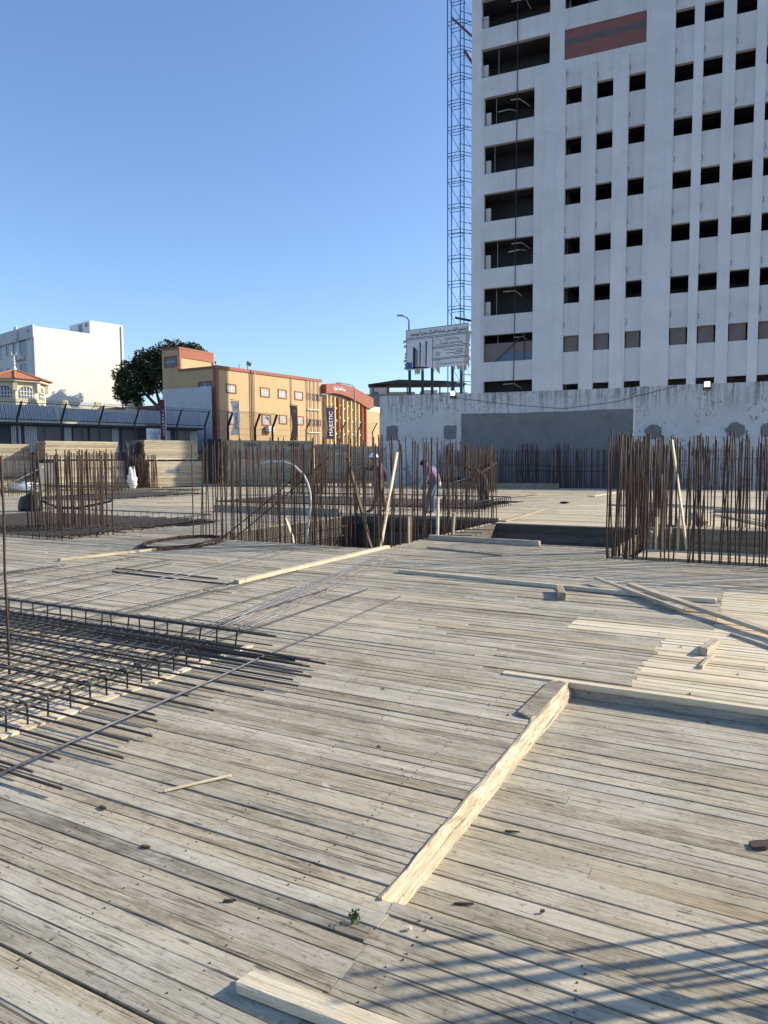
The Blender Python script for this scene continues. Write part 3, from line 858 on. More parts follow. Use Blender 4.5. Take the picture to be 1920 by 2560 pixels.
tb('spandrel', 'white_wall', 6.03, 10.9, .012, .4, prev, TOPZ)
# pilasters and window strips
strips = [(4.2, 6.15, 'p'), (6.15, 7.15, 'w'), (7.15, 8.03, 'p'), (8.03, 9.02, 'w'), (9.02, 9.92, 'p'), (9.92, 10.88, 'w'), (10.88, 12.49, 'P'),
          (12.49, 13.52, 'W'), (13.52, 14.04, 'P'), (14.04, 15.06, 'W'), (15.06, 15.73, 'P'), (15.73, 16.77, 'W'), (16.77, 17.3, 'P'), (17.3, 18.3, 'W'), (18.3, 18.95, 'P')]
for k_, (x0, x1, t_) in enumerate(strips):
    low = t_ in 'pw'
    top = zt(PTOP) if low else TOPZ
    if t_ in 'pP':
        tb('pilaster', 'pilaster', x0, x1, -.16 if t_ == 'p' else -.14, .4, B0, top)
        # loops of lightning cable clipped to the pilaster edge
        mb = MB()
        for i in range(1, 9):
            z = zt(9.9+3.075*(i-1))+R.uniform(-.3, .3)
            if z > top-.4: break
            x = x1*K+.015; h_ = R.uniform(.32, .5)
            mb.tube([(x, -.16, z), (x+.09, -.17, z+.05), (x+.10, -.17, z+h_-.05), (x, -.16, z+h_)], .018, 4)
        if k_ < 13 and mb.v: mb.build('cable_loop', M['dark_metal'], tower)
        continue
    prev = B0
    for s in WS:
        if low and s > 25: break
        hd = s+1.03
        tb('spandrel', 'white_wall', x0+.002, x1-.002, .02, .4, prev, zt(s)); prev = zt(hd)
        if 8 < s < 9: MB().box((x0+.06)*K, (x1-.1)*K, .25, .29, zt(s), zt(hd)).build('window_board', M['brownboard'] if 'brownboard' in M else M['tan'], tower)
    tb('spandrel', 'white_wall', x0+.002, x1-.002, .02, .4, prev, top)
# body: slabs, rear and side walls, dark storeys
END = 18.95  # block ends just outside the view so sunlight reaches the deck and lumber
tb('side_wall', 'white_wall', 0, .25, .5, DEPL, B0, TOPZ)
tb('rear_wall', 'white_wall', .25, 6.0, DEPL-.2, DEPL-.01, B0, TOPZ)
tb('side_wall', 'white_wall', 5.8, 6.0, DEPL, DEP-.3, B0, TOPZ)
tb('side_wall', 'white_wall', END, END+.25, -.1, DEP, B0, TOPZ)
tb('rear_wall', 'white_wall', 5.8, END, DEP-.3, DEP-.02, B0, TOPZ)
tb('inner_wall', 'interior', .26, 5.9, DEPL-.26, DEPL-.21, B0, TOPZ)  # dark lining that stands for the shade behind the left windows
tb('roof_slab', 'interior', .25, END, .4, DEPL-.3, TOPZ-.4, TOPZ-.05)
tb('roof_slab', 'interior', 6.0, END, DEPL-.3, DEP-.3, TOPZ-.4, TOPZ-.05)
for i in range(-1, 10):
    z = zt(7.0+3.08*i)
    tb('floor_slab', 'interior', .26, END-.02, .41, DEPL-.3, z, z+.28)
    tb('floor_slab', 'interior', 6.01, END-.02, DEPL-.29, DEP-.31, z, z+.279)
    if i >= 0:
        for x in (7.2, 11.6, 15.2): tb('inner_column', 'interior', x, x+.45, 2.2, 2.7, z-3.08*K+.29, z-.46)
        tb('inner_beam', 'interior', 6.1, END-.1, 2.2, 2.6, z-.45, z-.003)
        for q in range(R.choice((0, 1, 1, 2))):      # loose ducts hung under the slab catch what light there is
            x = R.uniform(1.3, 3.0)*K
            MB().tube([(x, .8+q*.6, z-.4-q*.5), (x+R.uniform(.7, 1.3), 1.0+q*.6, z-.35-q*.4), (x+1.4, 1.9+q*.3, z-.7)], .045, 5).build('hung_duct', M['white_wall'], tower)
# covered lowest visible left window: brown sheet behind thin frame
s = 8.15
tb('window_sheet', 'brownboard', .9, 4.15, .30, .33, zt(s)+.02, zt(s+1.25))
tb('window_sheet', 'bluesheet', 2.0, 4.15, .27, .298, zt(s)+.02, zt(s+.55))
MB().bar(((1.6)*K, .26, zt(s)), ((3.6)*K, .26, zt(s+1.75)), .07, .07).bar((3.6*K, .26, zt(s)), (3.6*K, .26, zt(s+1.7)), .07, .07).build('window_brace', M['interior'], tower)
# drain pipe running down the left bay
mb = MB(); pz = [(3.05, 33), (3.04, 30), (3.07, 28.4), (3.05, 24), (3.02, 18), (3.0, 12), (2.97, 8.1), (2.9, 6), (2.85, 3)]
mb.tube([(x*K, -.05, zt(z)) for x, z in pz], .035, 6); mb.build('drain_pipe', M['dark_metal'], tower)

# ================================================================== BLUE SCAFFOLD
sca = empty('scaffold_tower', (-17.685*K-.1, 60.2, 0), AF, 'tall narrow blue scaffold tower against the left side of the white tower', 'scaffold')
M['scaf'] = plain('blue_scaffold', (.035, .11, .26), .5, .3)
M['scaf_board'] = plain('rusty_scaffold_board', (.22, .10, .06), .85)
posts = [(-2.12, 0), (-.95, 0), (.0, 1.1), (-2.12, 1.1), (-.95, 1.1)]
for (x, y) in posts: MB().tube([(x, y, -2.6), (x-.08, y, zt(36))], .048, 6).build('post', M['scaf'], sca)
z = -.5; i = 0
while z < zt(35.5):
    mb = MB()
    for y in (0, 1.1):
        for dz in (0, .28): mb.tube([(-2.12, y, z+dz), (-.95, y, z+dz)], .03, 5)
    for dz in (0, .28, .9): mb.tube([(-.95, 0, z+dz), (0, 1.1, z+dz)], .03, 5)
    mb.build('frame_rungs', M['scaf'], sca)
    mb = MB()
    mb.tube([(-2.10, -.03, z+2.2), (-.97, -.03, z+.2)], .022, 5)
    mb.tube([(-2.10, 1.13, z+.2), (-.97, 1.13, z+2.2)], .012, 5)
    mb.tube([(-.93, .05, z+2.3), (-.02, 1.05, z+.2)], .012, 5)
    mb.build('cross_brace', M['scaf'], sca)
    z += 2.22; i += 1
for (z0, x0, x1, dz) in ((zt(31.2), -1.9, .1, -2.0), (zt(28.9), -.75, .1, -1.4)):
    MB().bar((x0, .3, z0), (x1, .9, z0+dz), .35, .06).build('plank', M['scaf_board'], sca)
MB().bar((-1.6, .4, zt(11.4)), (.1, .9, zt(11.1)), .8, .06).build('plank', M['dark_metal'], sca)
for z0 in (30.5, 26.9, 23.8, 16.9, 12.7):
    MB().tube([(-.8, -.05, zt(z0)), (1.6, -.02, zt(z0)-.25)], .025, 5).build('tie_tube', M['scaf'], sca)

# ================================================================== TEXT
FORMS = {'ا': 'FE8DFE8E', 'أ': 'FE83FE84', 'ب': 'FE8FFE90FE91FE92', 'ة': 'FE93FE94', 'ت': 'FE95FE96FE97FE98', 'ج': 'FE9DFE9EFE9FFEA0', 'ح': 'FEA1FEA2FEA3FEA4', 'خ': 'FEA5FEA6FEA7FEA8',
         'د': 'FEA9FEAA', 'ر': 'FEADFEAE', 'ز': 'FEAFFEB0', 'س': 'FEB1FEB2FEB3FEB4', 'ش': 'FEB5FEB6FEB7FEB8', 'ص': 'FEB9FEBAFEBBFEBC', 'ض': 'FEBDFEBEFEBFFEC0', 'ط': 'FEC1FEC2FEC3FEC4',
         'ع': 'FEC9FECAFECBFECC', 'ق': 'FED5FED6FED7FED8', 'ك': 'FED9FEDAFEDBFEDC', 'ل': 'FEDDFEDEFEDFFEE0', 'م': 'FEE1FEE2FEE3FEE4', 'ن': 'FEE5FEE6FEE7FEE8', 'ه': 'FEE9FEEAFEEBFEEC',
         'و': 'FEEDFEEE', 'ى': 'FEEFFEF0', 'ي': 'FEF1FEF2FEF3FEF4', 'ئ': 'FE89FE8AFE8BFE8C', 'ء': 'FE80', 'ف': 'FED1FED2FED3FED4'}
def shape(s):
    out = []
    for i, ch in enumerate(s):
        f = FORMS.get(ch)
        if not f: out.append(ch); continue
        f = [chr(int(f[j:j+4], 16)) for j in range(0, len(f), 4)]
        pf = FORMS.get(s[i-1]) if i else None
        nf = FORMS.get(s[i+1]) if i+1 < len(s) else None
        jp = pf is not None and len(pf) == 16 and len(f) > 1
        jn = len(f) == 4 and nf is not None and len(nf) > 4
        out.append(f[3] if jp and jn else f[1] if jp else f[2] if jn else f[0])
    return ''.join(reversed(out))
def text(s, size, m, parent, loc, rot, name='lettering', arabic=False, ext=.003, width=None, bold=0.0):
    cu = bpy.data.curves.new('lettering', 'FONT')
    cu.body = shape(s) if arabic else s
    cu.size = size; cu.align_x = 'CENTER'; cu.align_y = 'CENTER'; cu.extrude = ext; cu.offset = bold; cu.resolution_u = 3
    tmp = bpy.data.objects.new('tmp', cu); col.objects.link(tmp)
    bpy.context.view_layer.update()
    me = bpy.data.meshes.new_from_object(tmp.evaluated_get(bpy.context.evaluated_depsgraph_get()))
    col.objects.unlink(tmp); bpy.data.objects.remove(tmp)
    me.materials.clear(); me.materials.append(M[m])
    o = link(name, me, None, parent, loc, rot)
    if width and len(me.vertices):
        xs = [v.co.x for v in me.vertices]
        o.scale = (width/max(.01, max(xs)-min(xs)), 1, 1)
    return o
M['ink'] = plain('black_print', (.03, .03, .035), .7)
M['ink_blue'] = plain('blue_print', (.05, .13, .33), .7)
M['white_print'] = plain('white_print', (.75, .75, .73), .6)
M['sheet'] = rough_mat('billboard_sheet', (.66, .66, .67), .06, .8, .6, 0, .15, .02, (.40, .38, .33), .35)
M['torn'] = rough_mat('torn_vinyl', (.42, .40, .33), .35, 6, .8)
UPR = (math.pi/2, 0, 0)

# ================================================================== BILLBOARD
bb = empty('project_billboard', (-21.89, 44.55, 0), AF, 'tattered grey project billboard on posts left of the tower with a building picture', 'billboard')
MB().slabxz([(0, 7.79), (4.55, 7.92), (4.5, 10.67), (0, 10.51)], 0, .05).build('sheet', M['sheet'], bb)
for x in (.2, 1.15, 1.85, 3.3, 3.95): MB().box(x-.07, x+.07, .07, .25, -2.6, 10.2 if x > 1 else 13.0 if False else 10.3).build('post', M['dark_metal'], bb)
for z in (8.3, 9.3, 10.2): MB().box(0, 4.5, .055, .069, z-.04, z+.04).build('rail', M['dark_metal'], bb)
def rule(a, b_, w=.03): MB().bar((a[0], -.008, a[1]), (b_[0], -.008, b_[1]), .012, w).build('rule', M['ink'], bb)
rule((.02, 9.93), (4.35, 10.08)); rule((.02, 9.83), (4.35, 9.99)); rule((1.95, 7.86), (1.95, 9.88))
rule((1.97, 9.22), (4.4, 9.32)); rule((1.97, 9.12), (4.4, 9.22)); rule((1.97, 8.45), (4.4, 8.55)); rule((1.97, 8.36), (4.4, 8.46)); rule((.02, 7.82), (.02, 10.5)); rule((.02, 10.49), (4.45, 10.64))
tilt = math.atan2(.14, 4.3)
def bt(s, size, x, z, w=None, ar=True, m='ink', bold=.0): return text(s, size, m, bb, (x, -.012, z), (math.pi/2, -tilt, 0), 'lettering', ar, .002, w, bold)
bt('مشروع انشاء مبنى مصلحة الضرائب بمدينة بورسعيد', .34, 2.30, 10.27, 3.95, bold=.006)
bt('وزارة المالية', .22, 3.3, 9.74, 1.0); bt('مصلحة الضرائب المصرية', .22, 3.3, 9.47, 1.5)
bt('جهاز مشروعات الخدمة الوطنية', .2, 3.45, 8.12, 1.7)
for i, w_ in enumerate((1.4, .5, 1.2, .6)): MB().bar((4.1-w_, -.008, 8.98-.1*i), (4.1, -.008, 9.01-.1*i), .01, .03).build('print_line', M['ink'], bb)
for cx, cz, r_ in ((2.3, 9.58, .22), (2.35, 8.10, .2)):
    mb = MB(); mb.tube([(cx+r_*math.cos(a*.35), -.01, cz+r_*math.sin(a*.35)) for a in range(19)], .022, 4); mb.build('emblem', M['sheet3'], bb)
for cx, cz, w_, h_ in ((2.32, 8.75, .34, .3), (2.35, 8.1, .14, .18)): MB().box(cx-w_/2, cx+w_/2, -.009, -.004, cz-h_/2, cz+h_/2).build('emblem', M['sheet3'], bb)
# picture of the planned building
for x0, x1, z0, z1, m_ in ((.50, .66, 7.95, 9.35, 'ink'), (.68, .84, 7.95, 9.2, 'plaster'), (.86, 1.02, 7.95, 9.55, 'sheet2'), (.98, 1.06, 7.95, 9.65, 'ink'), (1.14, 1.42, 8.0, 9.45, 'sheet2'), (1.42, 1.5, 8.0, 9.7, 'ink'), (.05, .42, 7.86, 8.35, 'ink_blue'), (.45, 1.6, 7.86, 8.02, 'ink')):
    MB().slabxz([(x0, z0), (x1, z0), (x1+.04, z1-.08), (x0+.02, z1)], -.008, -.002).build('picture', M[m_] if m_ in M else M['white_print'], bb)
for i in range(40):       # shreds hanging from the edges
    mb = MB()
    if i < 22:
        x = R.uniform(.3, 4.5); z = 7.79+.03*x; L = R.uniform(.1, .5)
        mb.add([(x, .02, z+.05), (x+R.uniform(.05, .25), .03, z+.05), (x+R.uniform(0, .2), .0, z-L), (x+R.uniform(-.1, .1), -.03, z-L*.6)], [(0, 1, 2, 3)])
    else:
        z = R.uniform(7.9, 10.5); x = R.choice((0, 4.48)); s_ = -1 if x == 0 else 1; L = R.uniform(.05, .25)
        mb.add([(x, .02, z), (x, .02, z-.15), (x+s_*L, .0, z-.2), (x+s_*L*.6, -.03, z)], [(0, 1, 2, 3)])
    mb.build('torn_shred', M['torn'], bb)

MB().slabxz([(4.2, 7.95), (4.5, 7.95), (4.46, 10.6), (4.25, 10.3), (4.3, 9.4), (4.18, 8.7)], -.012, -.004).build('torn_strip', M['torn'], bb)

# ================================================================== ORANGE BUILDING
M['orange'] = rough_mat('ochre_stucco', (.54, .375, .205), .06, .8, .9, 0, .15, .01, (.42, .26, .12), .3, True)
M['red'] = rough_mat('brick_red_stucco', (.33, .13, .095), .10, 1.5, .85, 0, .1, .01)
M['cream'] = rough_mat('cream_stucco', (.70, .60, .42), .06, 1, .9)
M['glass'] = plain('window_glass', (.10, .12, .14), .15, 0, .3, 1.0)
M['curtained'] = plain('curtained_glass', (.42, .40, .38), .25, 0, .25, 3.0)
M['white'] = rough_mat('white_stucco', (.68, .67, .625), .03, .5, .9, 0, .08, .01, (.58, .565, .52), .4)
M['greywhite'] = rough_mat('shaded_stucco', (.60, .59, .57), .06, .6, .9)
M['finyellow'] = rough_mat('pale_yellow_stucco', (.64, .50, .27), .06, 1, .9)
M['hallglass'] = plain('dusty_glass', (.30, .31, .31), .3)
M['pvc'] = plain('pipe_cream', (.66, .58, .44), .6)
M['terracotta'] = rough_mat('terracotta_tiles', (.42, .17, .09), .25, 5, .85)
M['tin'] = rough_mat('corrugated_tin', (.42, .44, .47), .12, 1.2, .5, .35, .1, .01, (.28, .26, .24), .4, True)
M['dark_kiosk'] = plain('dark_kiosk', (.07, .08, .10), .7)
M['fence'] = plain('fence_iron', (.035, .04, .05), .6, .2)

def window(parent, x0, x1, z0, z1, frame='red', pane='curtained', y=0.0, fr=.10, mull=1, side='front'):
    def put(mb, name, m, par):
        if side == 'left':     # on the x = 0 face, seen from -x : swap axes
            mb.v = [(yy_, xx_, zz_) for xx_, yy_, zz_ in mb.v]
        return mb.build(name, M[m], par)
    mb = MB()
    mb.box(x0-fr, x0, y-.06, y+.02, z0-fr, z1+fr).box(x1, x1+fr, y-.06, y+.02, z0-fr, z1+fr).box(x0, x1, y-.06, y+.02, z1, z1+fr).box(x0, x1, y-.06, y+.02, z0-fr, z0)
    w = put(mb, 'window', frame, parent)
    put(MB().box(x0, x1, y-.012, y-.004, z0, z1), 'pane', pane, w)
    mb = MB()
    for i in range(mull):
        xm = x0+(x1-x0)*(i+1)/(mull+1); mb.box(xm-.03, xm+.03, y-.03, y-.013, z0, z1)
    mb.box(x0, x1, y-.029, y-.0135, z0+(z1-z0)*.5-.02, z0+(z1-z0)*.5+.02)
    put(mb, 'glazing_bars', 'white', w)
    return w

ob = empty('ochre_building', (-40.96, 47.0, 0), rad(88), 'two-storey ochre building with red trim, seen past the fence', 'building')
MB().box(0, 15.4, 0, 6.4, -2.6, 9.62).build('wall', M['orange'], ob)
MB().slabxz([(-.12, 9.44), (15.45, 9.70), (15.45, 9.98), (-.12, 9.72)], -.10, .25).build('roof_trim', M['red'], ob)
MB().box(-.10, .22, -.06, .3, -2.6, 9.6).build('corner_trim', M['red'], ob)
MB().box(-.1, .25, .3, 4.35, 9.5, 9.68).build('roof_trim', M['red'], ob)
MB().box(0, 4.2, 4.35, 6.41, 9.6, 11.45).build('stair_block', M['orange'], ob)
MB().box(-.06, 4.28, 4.24, 6.47, 11.45, 11.62).build('stair_trim', M['red'], ob)
MB().box(0, 4.22, 4.26, 4.349, 10.75, 11.45).box(0, .22, 4.26, 4.348, 9.7, 10.75).box(4.1, 4.22, 4.26, 4.348, 9.7, 10.75).build('stair_band', M['red'], ob)
MB().tube([(4.3, 4.3, 9.6), (4.3, 4.3, 11.5)], .05, 5).build('pipe', M['pvc'], ob)
for x0, x1, z0, z1 in ((1.22, 2.32, 7.60, 8.22), (5.75, 6.9, 7.60, 8.30), (8.34, 9.44, 7.66, 8.34), (10.9, 12.1, 7.7, 8.36), (5.9, 7.0, 5.0, 5.85), (8.44, 9.45, 5.24, 5.92), (10.94, 12.15, 5.26, 5.95), (1.3, 2.4, 4.9, 5.8)):
    window(ob, x0, x1, z0, z1)
for i in range(4):
    x = 12.95+.62*i
    for z0 in (7.78, 5.2): window(ob, x, x+.30, z0, z0+.62, 'red', 'glass', 0, .05, 0)
for x in (4.29, 4.76, 10.26, 12.84, 13.44, 14.09, 14.77):
    MB().tube([(x, -.12, 3.0), (x, -.12, 9.75)], .055, 6).build('pipe', M['dark_metal'] if x < 4.5 else M['pvc'], ob)
mb = MB()
for z in (6.75, 4.45): mb.tube([(12.84, -.14, z), (14.9, -.14, z+.05)], .07, 5)
mb.build('pipe', M['pvc'], ob)
MB().box(6.2, 7.0, -.5, -.07, 4.35, 4.85).build('air_conditioner', M['white'], ob)
window(ob, 4.7, 6.0, 10.0, 10.80, 'red', 'glass', 0, .1, 0, 'left')
window(ob, .65, 2.0, 7.65, 8.35, 'red', 'glass', 0, .1, 1, 'left')
MB().box(-.5, -.42, .2, 5.95, 2.5, 7.95).build('sheet_hoarding', M['bluegrey'] if 'bluegrey' in M else M['tin'], ob)
mb = MB(); mb.tube([(4.35, .3, 9.6), (4.35, .3, 10.2)], .04, 5)
mb.add([(3.9, .1, 10.2), (4.2, -.15, 10.05), (4.5, -.05, 10.4), (4.15, .2, 10.6)], [(0, 1, 2, 3)])
mb.build('satellite_dish', M['dark_metal'], ob)
mb = MB(); mb.tube([(3.2, .3, 9.6), (3.2, .3, 10.2)], .03, 5); mb.build('roof_pole', M['dark_metal'], ob)

# curved-roof hall at its right end
hall = empty('curved_roof_hall', (-40.96+15.5*.035, 47.0+15.5, 0), rad(88), 'hall with red bow-shaped roof band and many ochre fins', 'building')
tp = [(0, 9.5), (1.4, 9.70), (2.7, 9.76), (4.4, 9.71), (5.6, 9.55), (7.4, 9.18), (9.5, 8.70)]
bt_ = [(9.5, 7.62), (8.2, 7.56), (6.5, 8.06), (4.4, 8.48), (2.7, 8.67), (1.4, 8.68), (0, 8.55)]
MB().slabxz(bt_[::-1]+tp[::-1], -.55, .6).build('roof_band', M['red'], hall)
MB().slabxz([(0, -2.6), (8.2, -2.6), (8.2, 7.5), (6.5, 8.0), (4.4, 8.42), (2.7, 8.6), (0, 8.5)], .05, 7).build('wall', M['cream'], hall)
fx = [.35, 1.0, 1.78, 2.58, 3.33, 4.17, 5.0, 5.8, 6.55, 7.35]
for i, x in enumerate(fx):
    MB().box(x, x+.2, -.38, .05, -2.6, 8.4-.02*x*x if x < 5 else 8.45-.09*(x-1.5)).build('fin', M['finyellow' if i not in (3, 9) else 'red'], hall)
    if i < len(fx)-1:
        xn = fx[i+1]
        for z in (3.2, 4.6, 6.0, 7.3):
            if z > 7.0 and x > 5.5: continue
            zz = z+(.35 if i % 2 else 0)
            MB().box(x+.2, xn, -.2, .05, zz-.2, zz).build('sill', M['finyellow'], hall)
            MB().box(x+.24, xn-.06, .02, .048, zz, zz+1.05).build('pane', M['hallglass'], hall)
MB().box(8.2, 11.5, -.2, 7, 7.2, 7.85).build('upper_wall', M['cream'], hall)
MB().box(8.2, 11.5, -.15, 7, -2.6, 7.2).build('end_wall', M['orange'], hall)
MB().box(8.05, 8.3, -.4, .0, -2.6, 7.6).build('corner_trim', M['red'], hall)
text('محطة القطار المركزية', .55, 'white_print', hall, (2.4, -.57, 9.22), (math.pi/2, 0, 0), 'lettering', True, .03, 2.3, .01)

# ================================================================== WHITE APARTMENT BUILDING
wb = empty('white_apartment_building', (-68.24, 50.06, 0), rad(77), 'tall white apartment building at the far left with a blank sunlit side', 'building')
MB().box(0, 9.8, 0, 14, -2.6, 16.0).build('wall', M['white'], wb)
MB().box(6.0, 9.98, .0, 4.85, 16.0, 17.45).build('stair_house', M['white'], wb)
MB().box(9.72, 9.95, -.12, -.003, -2.6, 17.3).build('side_rib', M['white'], wb)
window_l = lambda y0, y1, z0, z1, pane='glass': window(wb, y0, y1, z0, z1, 'greywhite', pane, 0, .08, 0, 'left')
MB().box(-.25, -.003, 0, 14, 14.85, 16.15).build('cornice', M['greywhite'], wb)
MB().box(-.18, -.003, .0, .9, -2.6, 14.85).build('corner_pilaster', M['greywhite'], wb)
for z in (13.4, 10.9, 8.3):
    window_l(2.35, 4.0, z, z+1.45); window_l(5.2, 5.75, z+.2, z+1.4); window_l(7.05, 7.6, z+.3, z+1.3); window_l(9.0, 10.2, z, z+1.45)
for y0 in (2.7, 4.0): MB().box(-.55, -.05, y0, y0+.8, 12.75, 13.3).build('air_conditioner', M['white'], wb)
for y0 in (5.8, 6.7, 7.6): MB().box(-.27, -.252, y0, y0+.42, 15.85, 16.1).build('vent_hole', M['white'], wb)
MB().box(-.27, -.252, .95, 1.45, 15.4, 15.8).build('vent_hole', M['glass'], wb)
mb = MB(); mb.box(-.5, -.26, 3.6, 4.1, 15.0, 16.35); mb.build('roof_tank', M['greywhite'], wb)
window(wb, 4.35+1.7-1.7, 4.35, 0, 0.001) if False else None
for y0, y1, z0, z1 in ((1.75, 2.6, 16.1, 17.25), (.5, 1.0, 16.8, 17.25)):
    MB().box(5.97, 5.998, y0, y1, z0, z1).build('stair_window', M['glass'], wb)

# ================================================================== MOSQUE PAVILION
mp = empty('domed_pavilion', (-56.9, 39.6, 0), rad(0), 'cream octagonal pavilion with terracotta roof and crescent finial', 'building')
def ngon(r, n=8, a0=rad(10)): return [(r*math.cos(a0+2*math.pi*i/n), r*math.sin(a0+2*math.pi*i/n)) for i in range(n)]
MB().prism(ngon(2.35), -2.6, 8.35).build('wall', M['cream'], mp)
MB().prism(ngon(2.75), 8.35, 8.55).build('eave', M['cream'], mp)
mb = MB(); n8 = ngon(2.95)
mb.add([(x, y, 8.552) for x, y in n8]+[(0, 0, 9.55)], [(i, (i+1) % 8, 8) for i in range(8)])
rf = mb.build('roof', M['terracotta'], mp)
mb = MB()
for x, y in n8: mb.tube([(x, y, 8.58), (0, 0, 9.58)], .07, 5)
mb.build('ridge_tiles', M['terracotta'], rf)
mb = MB(); mb.tube([(0, 0, 9.5), (0, 0, 9.75), (0, 0, 9.95), (0, 0, 10.05), (0, 0, 10.2), (0, 0, 10.3), (0, 0, 10.45), (0, 0, 10.55), (0, 0, 10.8)], [.25, .12, .06, .14, .05, .11, .04, .08, .03], 8)
mb.tube([(.22*math.cos(rad(a)), .08*math.cos(rad(a)), 10.98+.2*math.sin(rad(a))) for a in range(130, 411, 28)], [.01, .03, .04, .05, .055, .055, .05, .04, .03, .02, .01], 5)
mb.build('crescent_finial', M['greywhite'], mp)
a0 = rad(10)
for i in range(8):
    a = a0+2*math.pi*(i+.5)/8
    rr_ = 2.35*math.cos(math.pi/8)
    e2 = MB()
    pts = [(-.62, 7.0)]+[(.62*math.cos(rad(180-t_)), 7.55+.45*math.sin(rad(t_))) for t_ in range(0, 181, 20)]+[(.62, 7.0)]
    e2.slabxz(pts, -.02, .02)
    w = e2.build('window', M['glass'], mp, (rr_*math.cos(a), rr_*math.sin(a), 0), (0, 0, a+math.pi/2))
    mb = MB()
    for q in range(-2, 3): mb.box(q*.24-.03, q*.24+.03, -.06, -.022, 7.0, 7.95-.09*abs(q))
    for z in (7.25, 7.55): mb.box(-.6, .6, -.055, -.021, z-.025, z+.025)
    mb.build('lattice', M['white'], w)
    MB().box(-.16, .16, -.2, .1, 7.6, 8.34).build('corbel', M['cream'], mp, (2.35*math.cos(a0+2*math.pi*i/8), 2.35*math.sin(a0+2*math.pi*i/8), 0), (0, 0, a0+2*math.pi*i/8+math.pi/2))
# scalloped boundary wall behind the fence
bw = empty('scalloped_wall', (-51.5, 38.5, 0), rad(72), 'cream garden wall with curved merlons behind the fence', 'wall')
MB().box(-4, 16, 0, .3, -2.6, 6.15).build('wall', M['cream'], bw)
for x in (-1, 1.5, 4.3, 7.2, 10.2): MB().slabxz([(x-.55, 6.152), (x+.55, 6.152), (x+.3, 6.4), (x+.22, 6.75), (x-.22, 6.75), (x-.3, 6.4)], .0, .29).build('merlon', M['cream'], bw)

# ================================================================== TREE
N = Nodes('dark_leaves', .6, 0, .3)
rr_ = N.n('ShaderNodeNewGeometry').outputs['Random Per Island']
N.color(N.ramp(rr_, [(0, (.014, .026, .011)), (.5, (.030, .052, .020)), (1, (.07, .09, .035))]))
M['leaf'] = N.m
M['bark'] = rough_mat('bark', (.10, .075, .055), .3, 5, .95)
def tree(name, label, loc, lobes, nleaf, leaf, trunk):
    e = empty(name, loc, 0, label, 'tree')
    rr = random.Random(5); mb = MB()
    tot = sum(l[3]*l[3] for l in lobes)
    for (lx, ly, lz, lr, sq) in lobes:
        for _ in range(int(nleaf*lr*lr/tot)):
            a = rr.uniform(0, 2*math.pi); u = rr.uniform(-.75, 1); q = math.sqrt(1-u*u)
            k_ = (1-.42*rr.random()**2.0)*lr*(1+.16*math.sin(a*5+u*7+lx)+.1*math.sin(a*11-u*9))
            c = Vector((lx+math.cos(a)*q*k_, ly+math.sin(a)*q*k_, lz+u*k_*sq))
            d = Vector((rr.gauss(0, 1), rr.gauss(0, 1), rr.gauss(0, .7)-.35)).normalized()
            s = d.cross(Vector((rr.gauss(0, 1), rr.gauss(0, 1), rr.gauss(0, 1)))).normalized()
            L = leaf*rr.uniform(.6, 1.3)
            mb.add([c-d*L*.5, c+s*L*.22, c+d*L*.5, c-s*L*.22], [(0, 1, 2, 3)])
    mb.build('crown', M['leaf'], e)
    for i, pts in enumerate(trunk): MB().tube(pts[0], pts[1], 7).build('trunk' if i == 0 else 'limb', M['bark'], e)
    return e
tree('mango_tree', 'large dark-leaved tree behind the ochre building', (-59.5, 57.5, 0),
     [(-1.6, -.6, 10.6, 2.2, .95), (.2, .3, 11.9, 2.3, .85), (-2.5, -.9, 9.2, 1.4, .9), (2.2, 1.3, 12.9, 2.1, .85), (4.0, 1.9, 13.2, 1.7, .7), (1.4, .8, 10.6, 2.2, .9), (3.4, 1.7, 11.5, 2.0, .9), (-1.9, -.7, 8.3, 1.0, .8), (5.2, 2.6, 12.6, 1.2, .8)],
     26000, .36, [([(1.5, .5, -2.6), (1.3, .5, 4), (.8, .4, 8)], [.4, .32, .25]), ([(.8, .4, 7.5), (-1, -.3, 9.5), (-1.8, -.7, 11)], [.2, .14, .05]), ([(.8, .4, 7.5), (2.2, 1, 10), (3.4, 1.6, 12)], [.2, .14, .05]), ([(.9, .4, 8), (.3, .3, 10), (.2, .3, 12)], [.18, .12, .05])])
MB().box(-57, -47.5, 46.5, 46.9, -2.6, 6.6).build('garden_wall', M['red'])
tag(bpy.data.objects['garden_wall'], 'dark red low building side under the tree', 'wall')

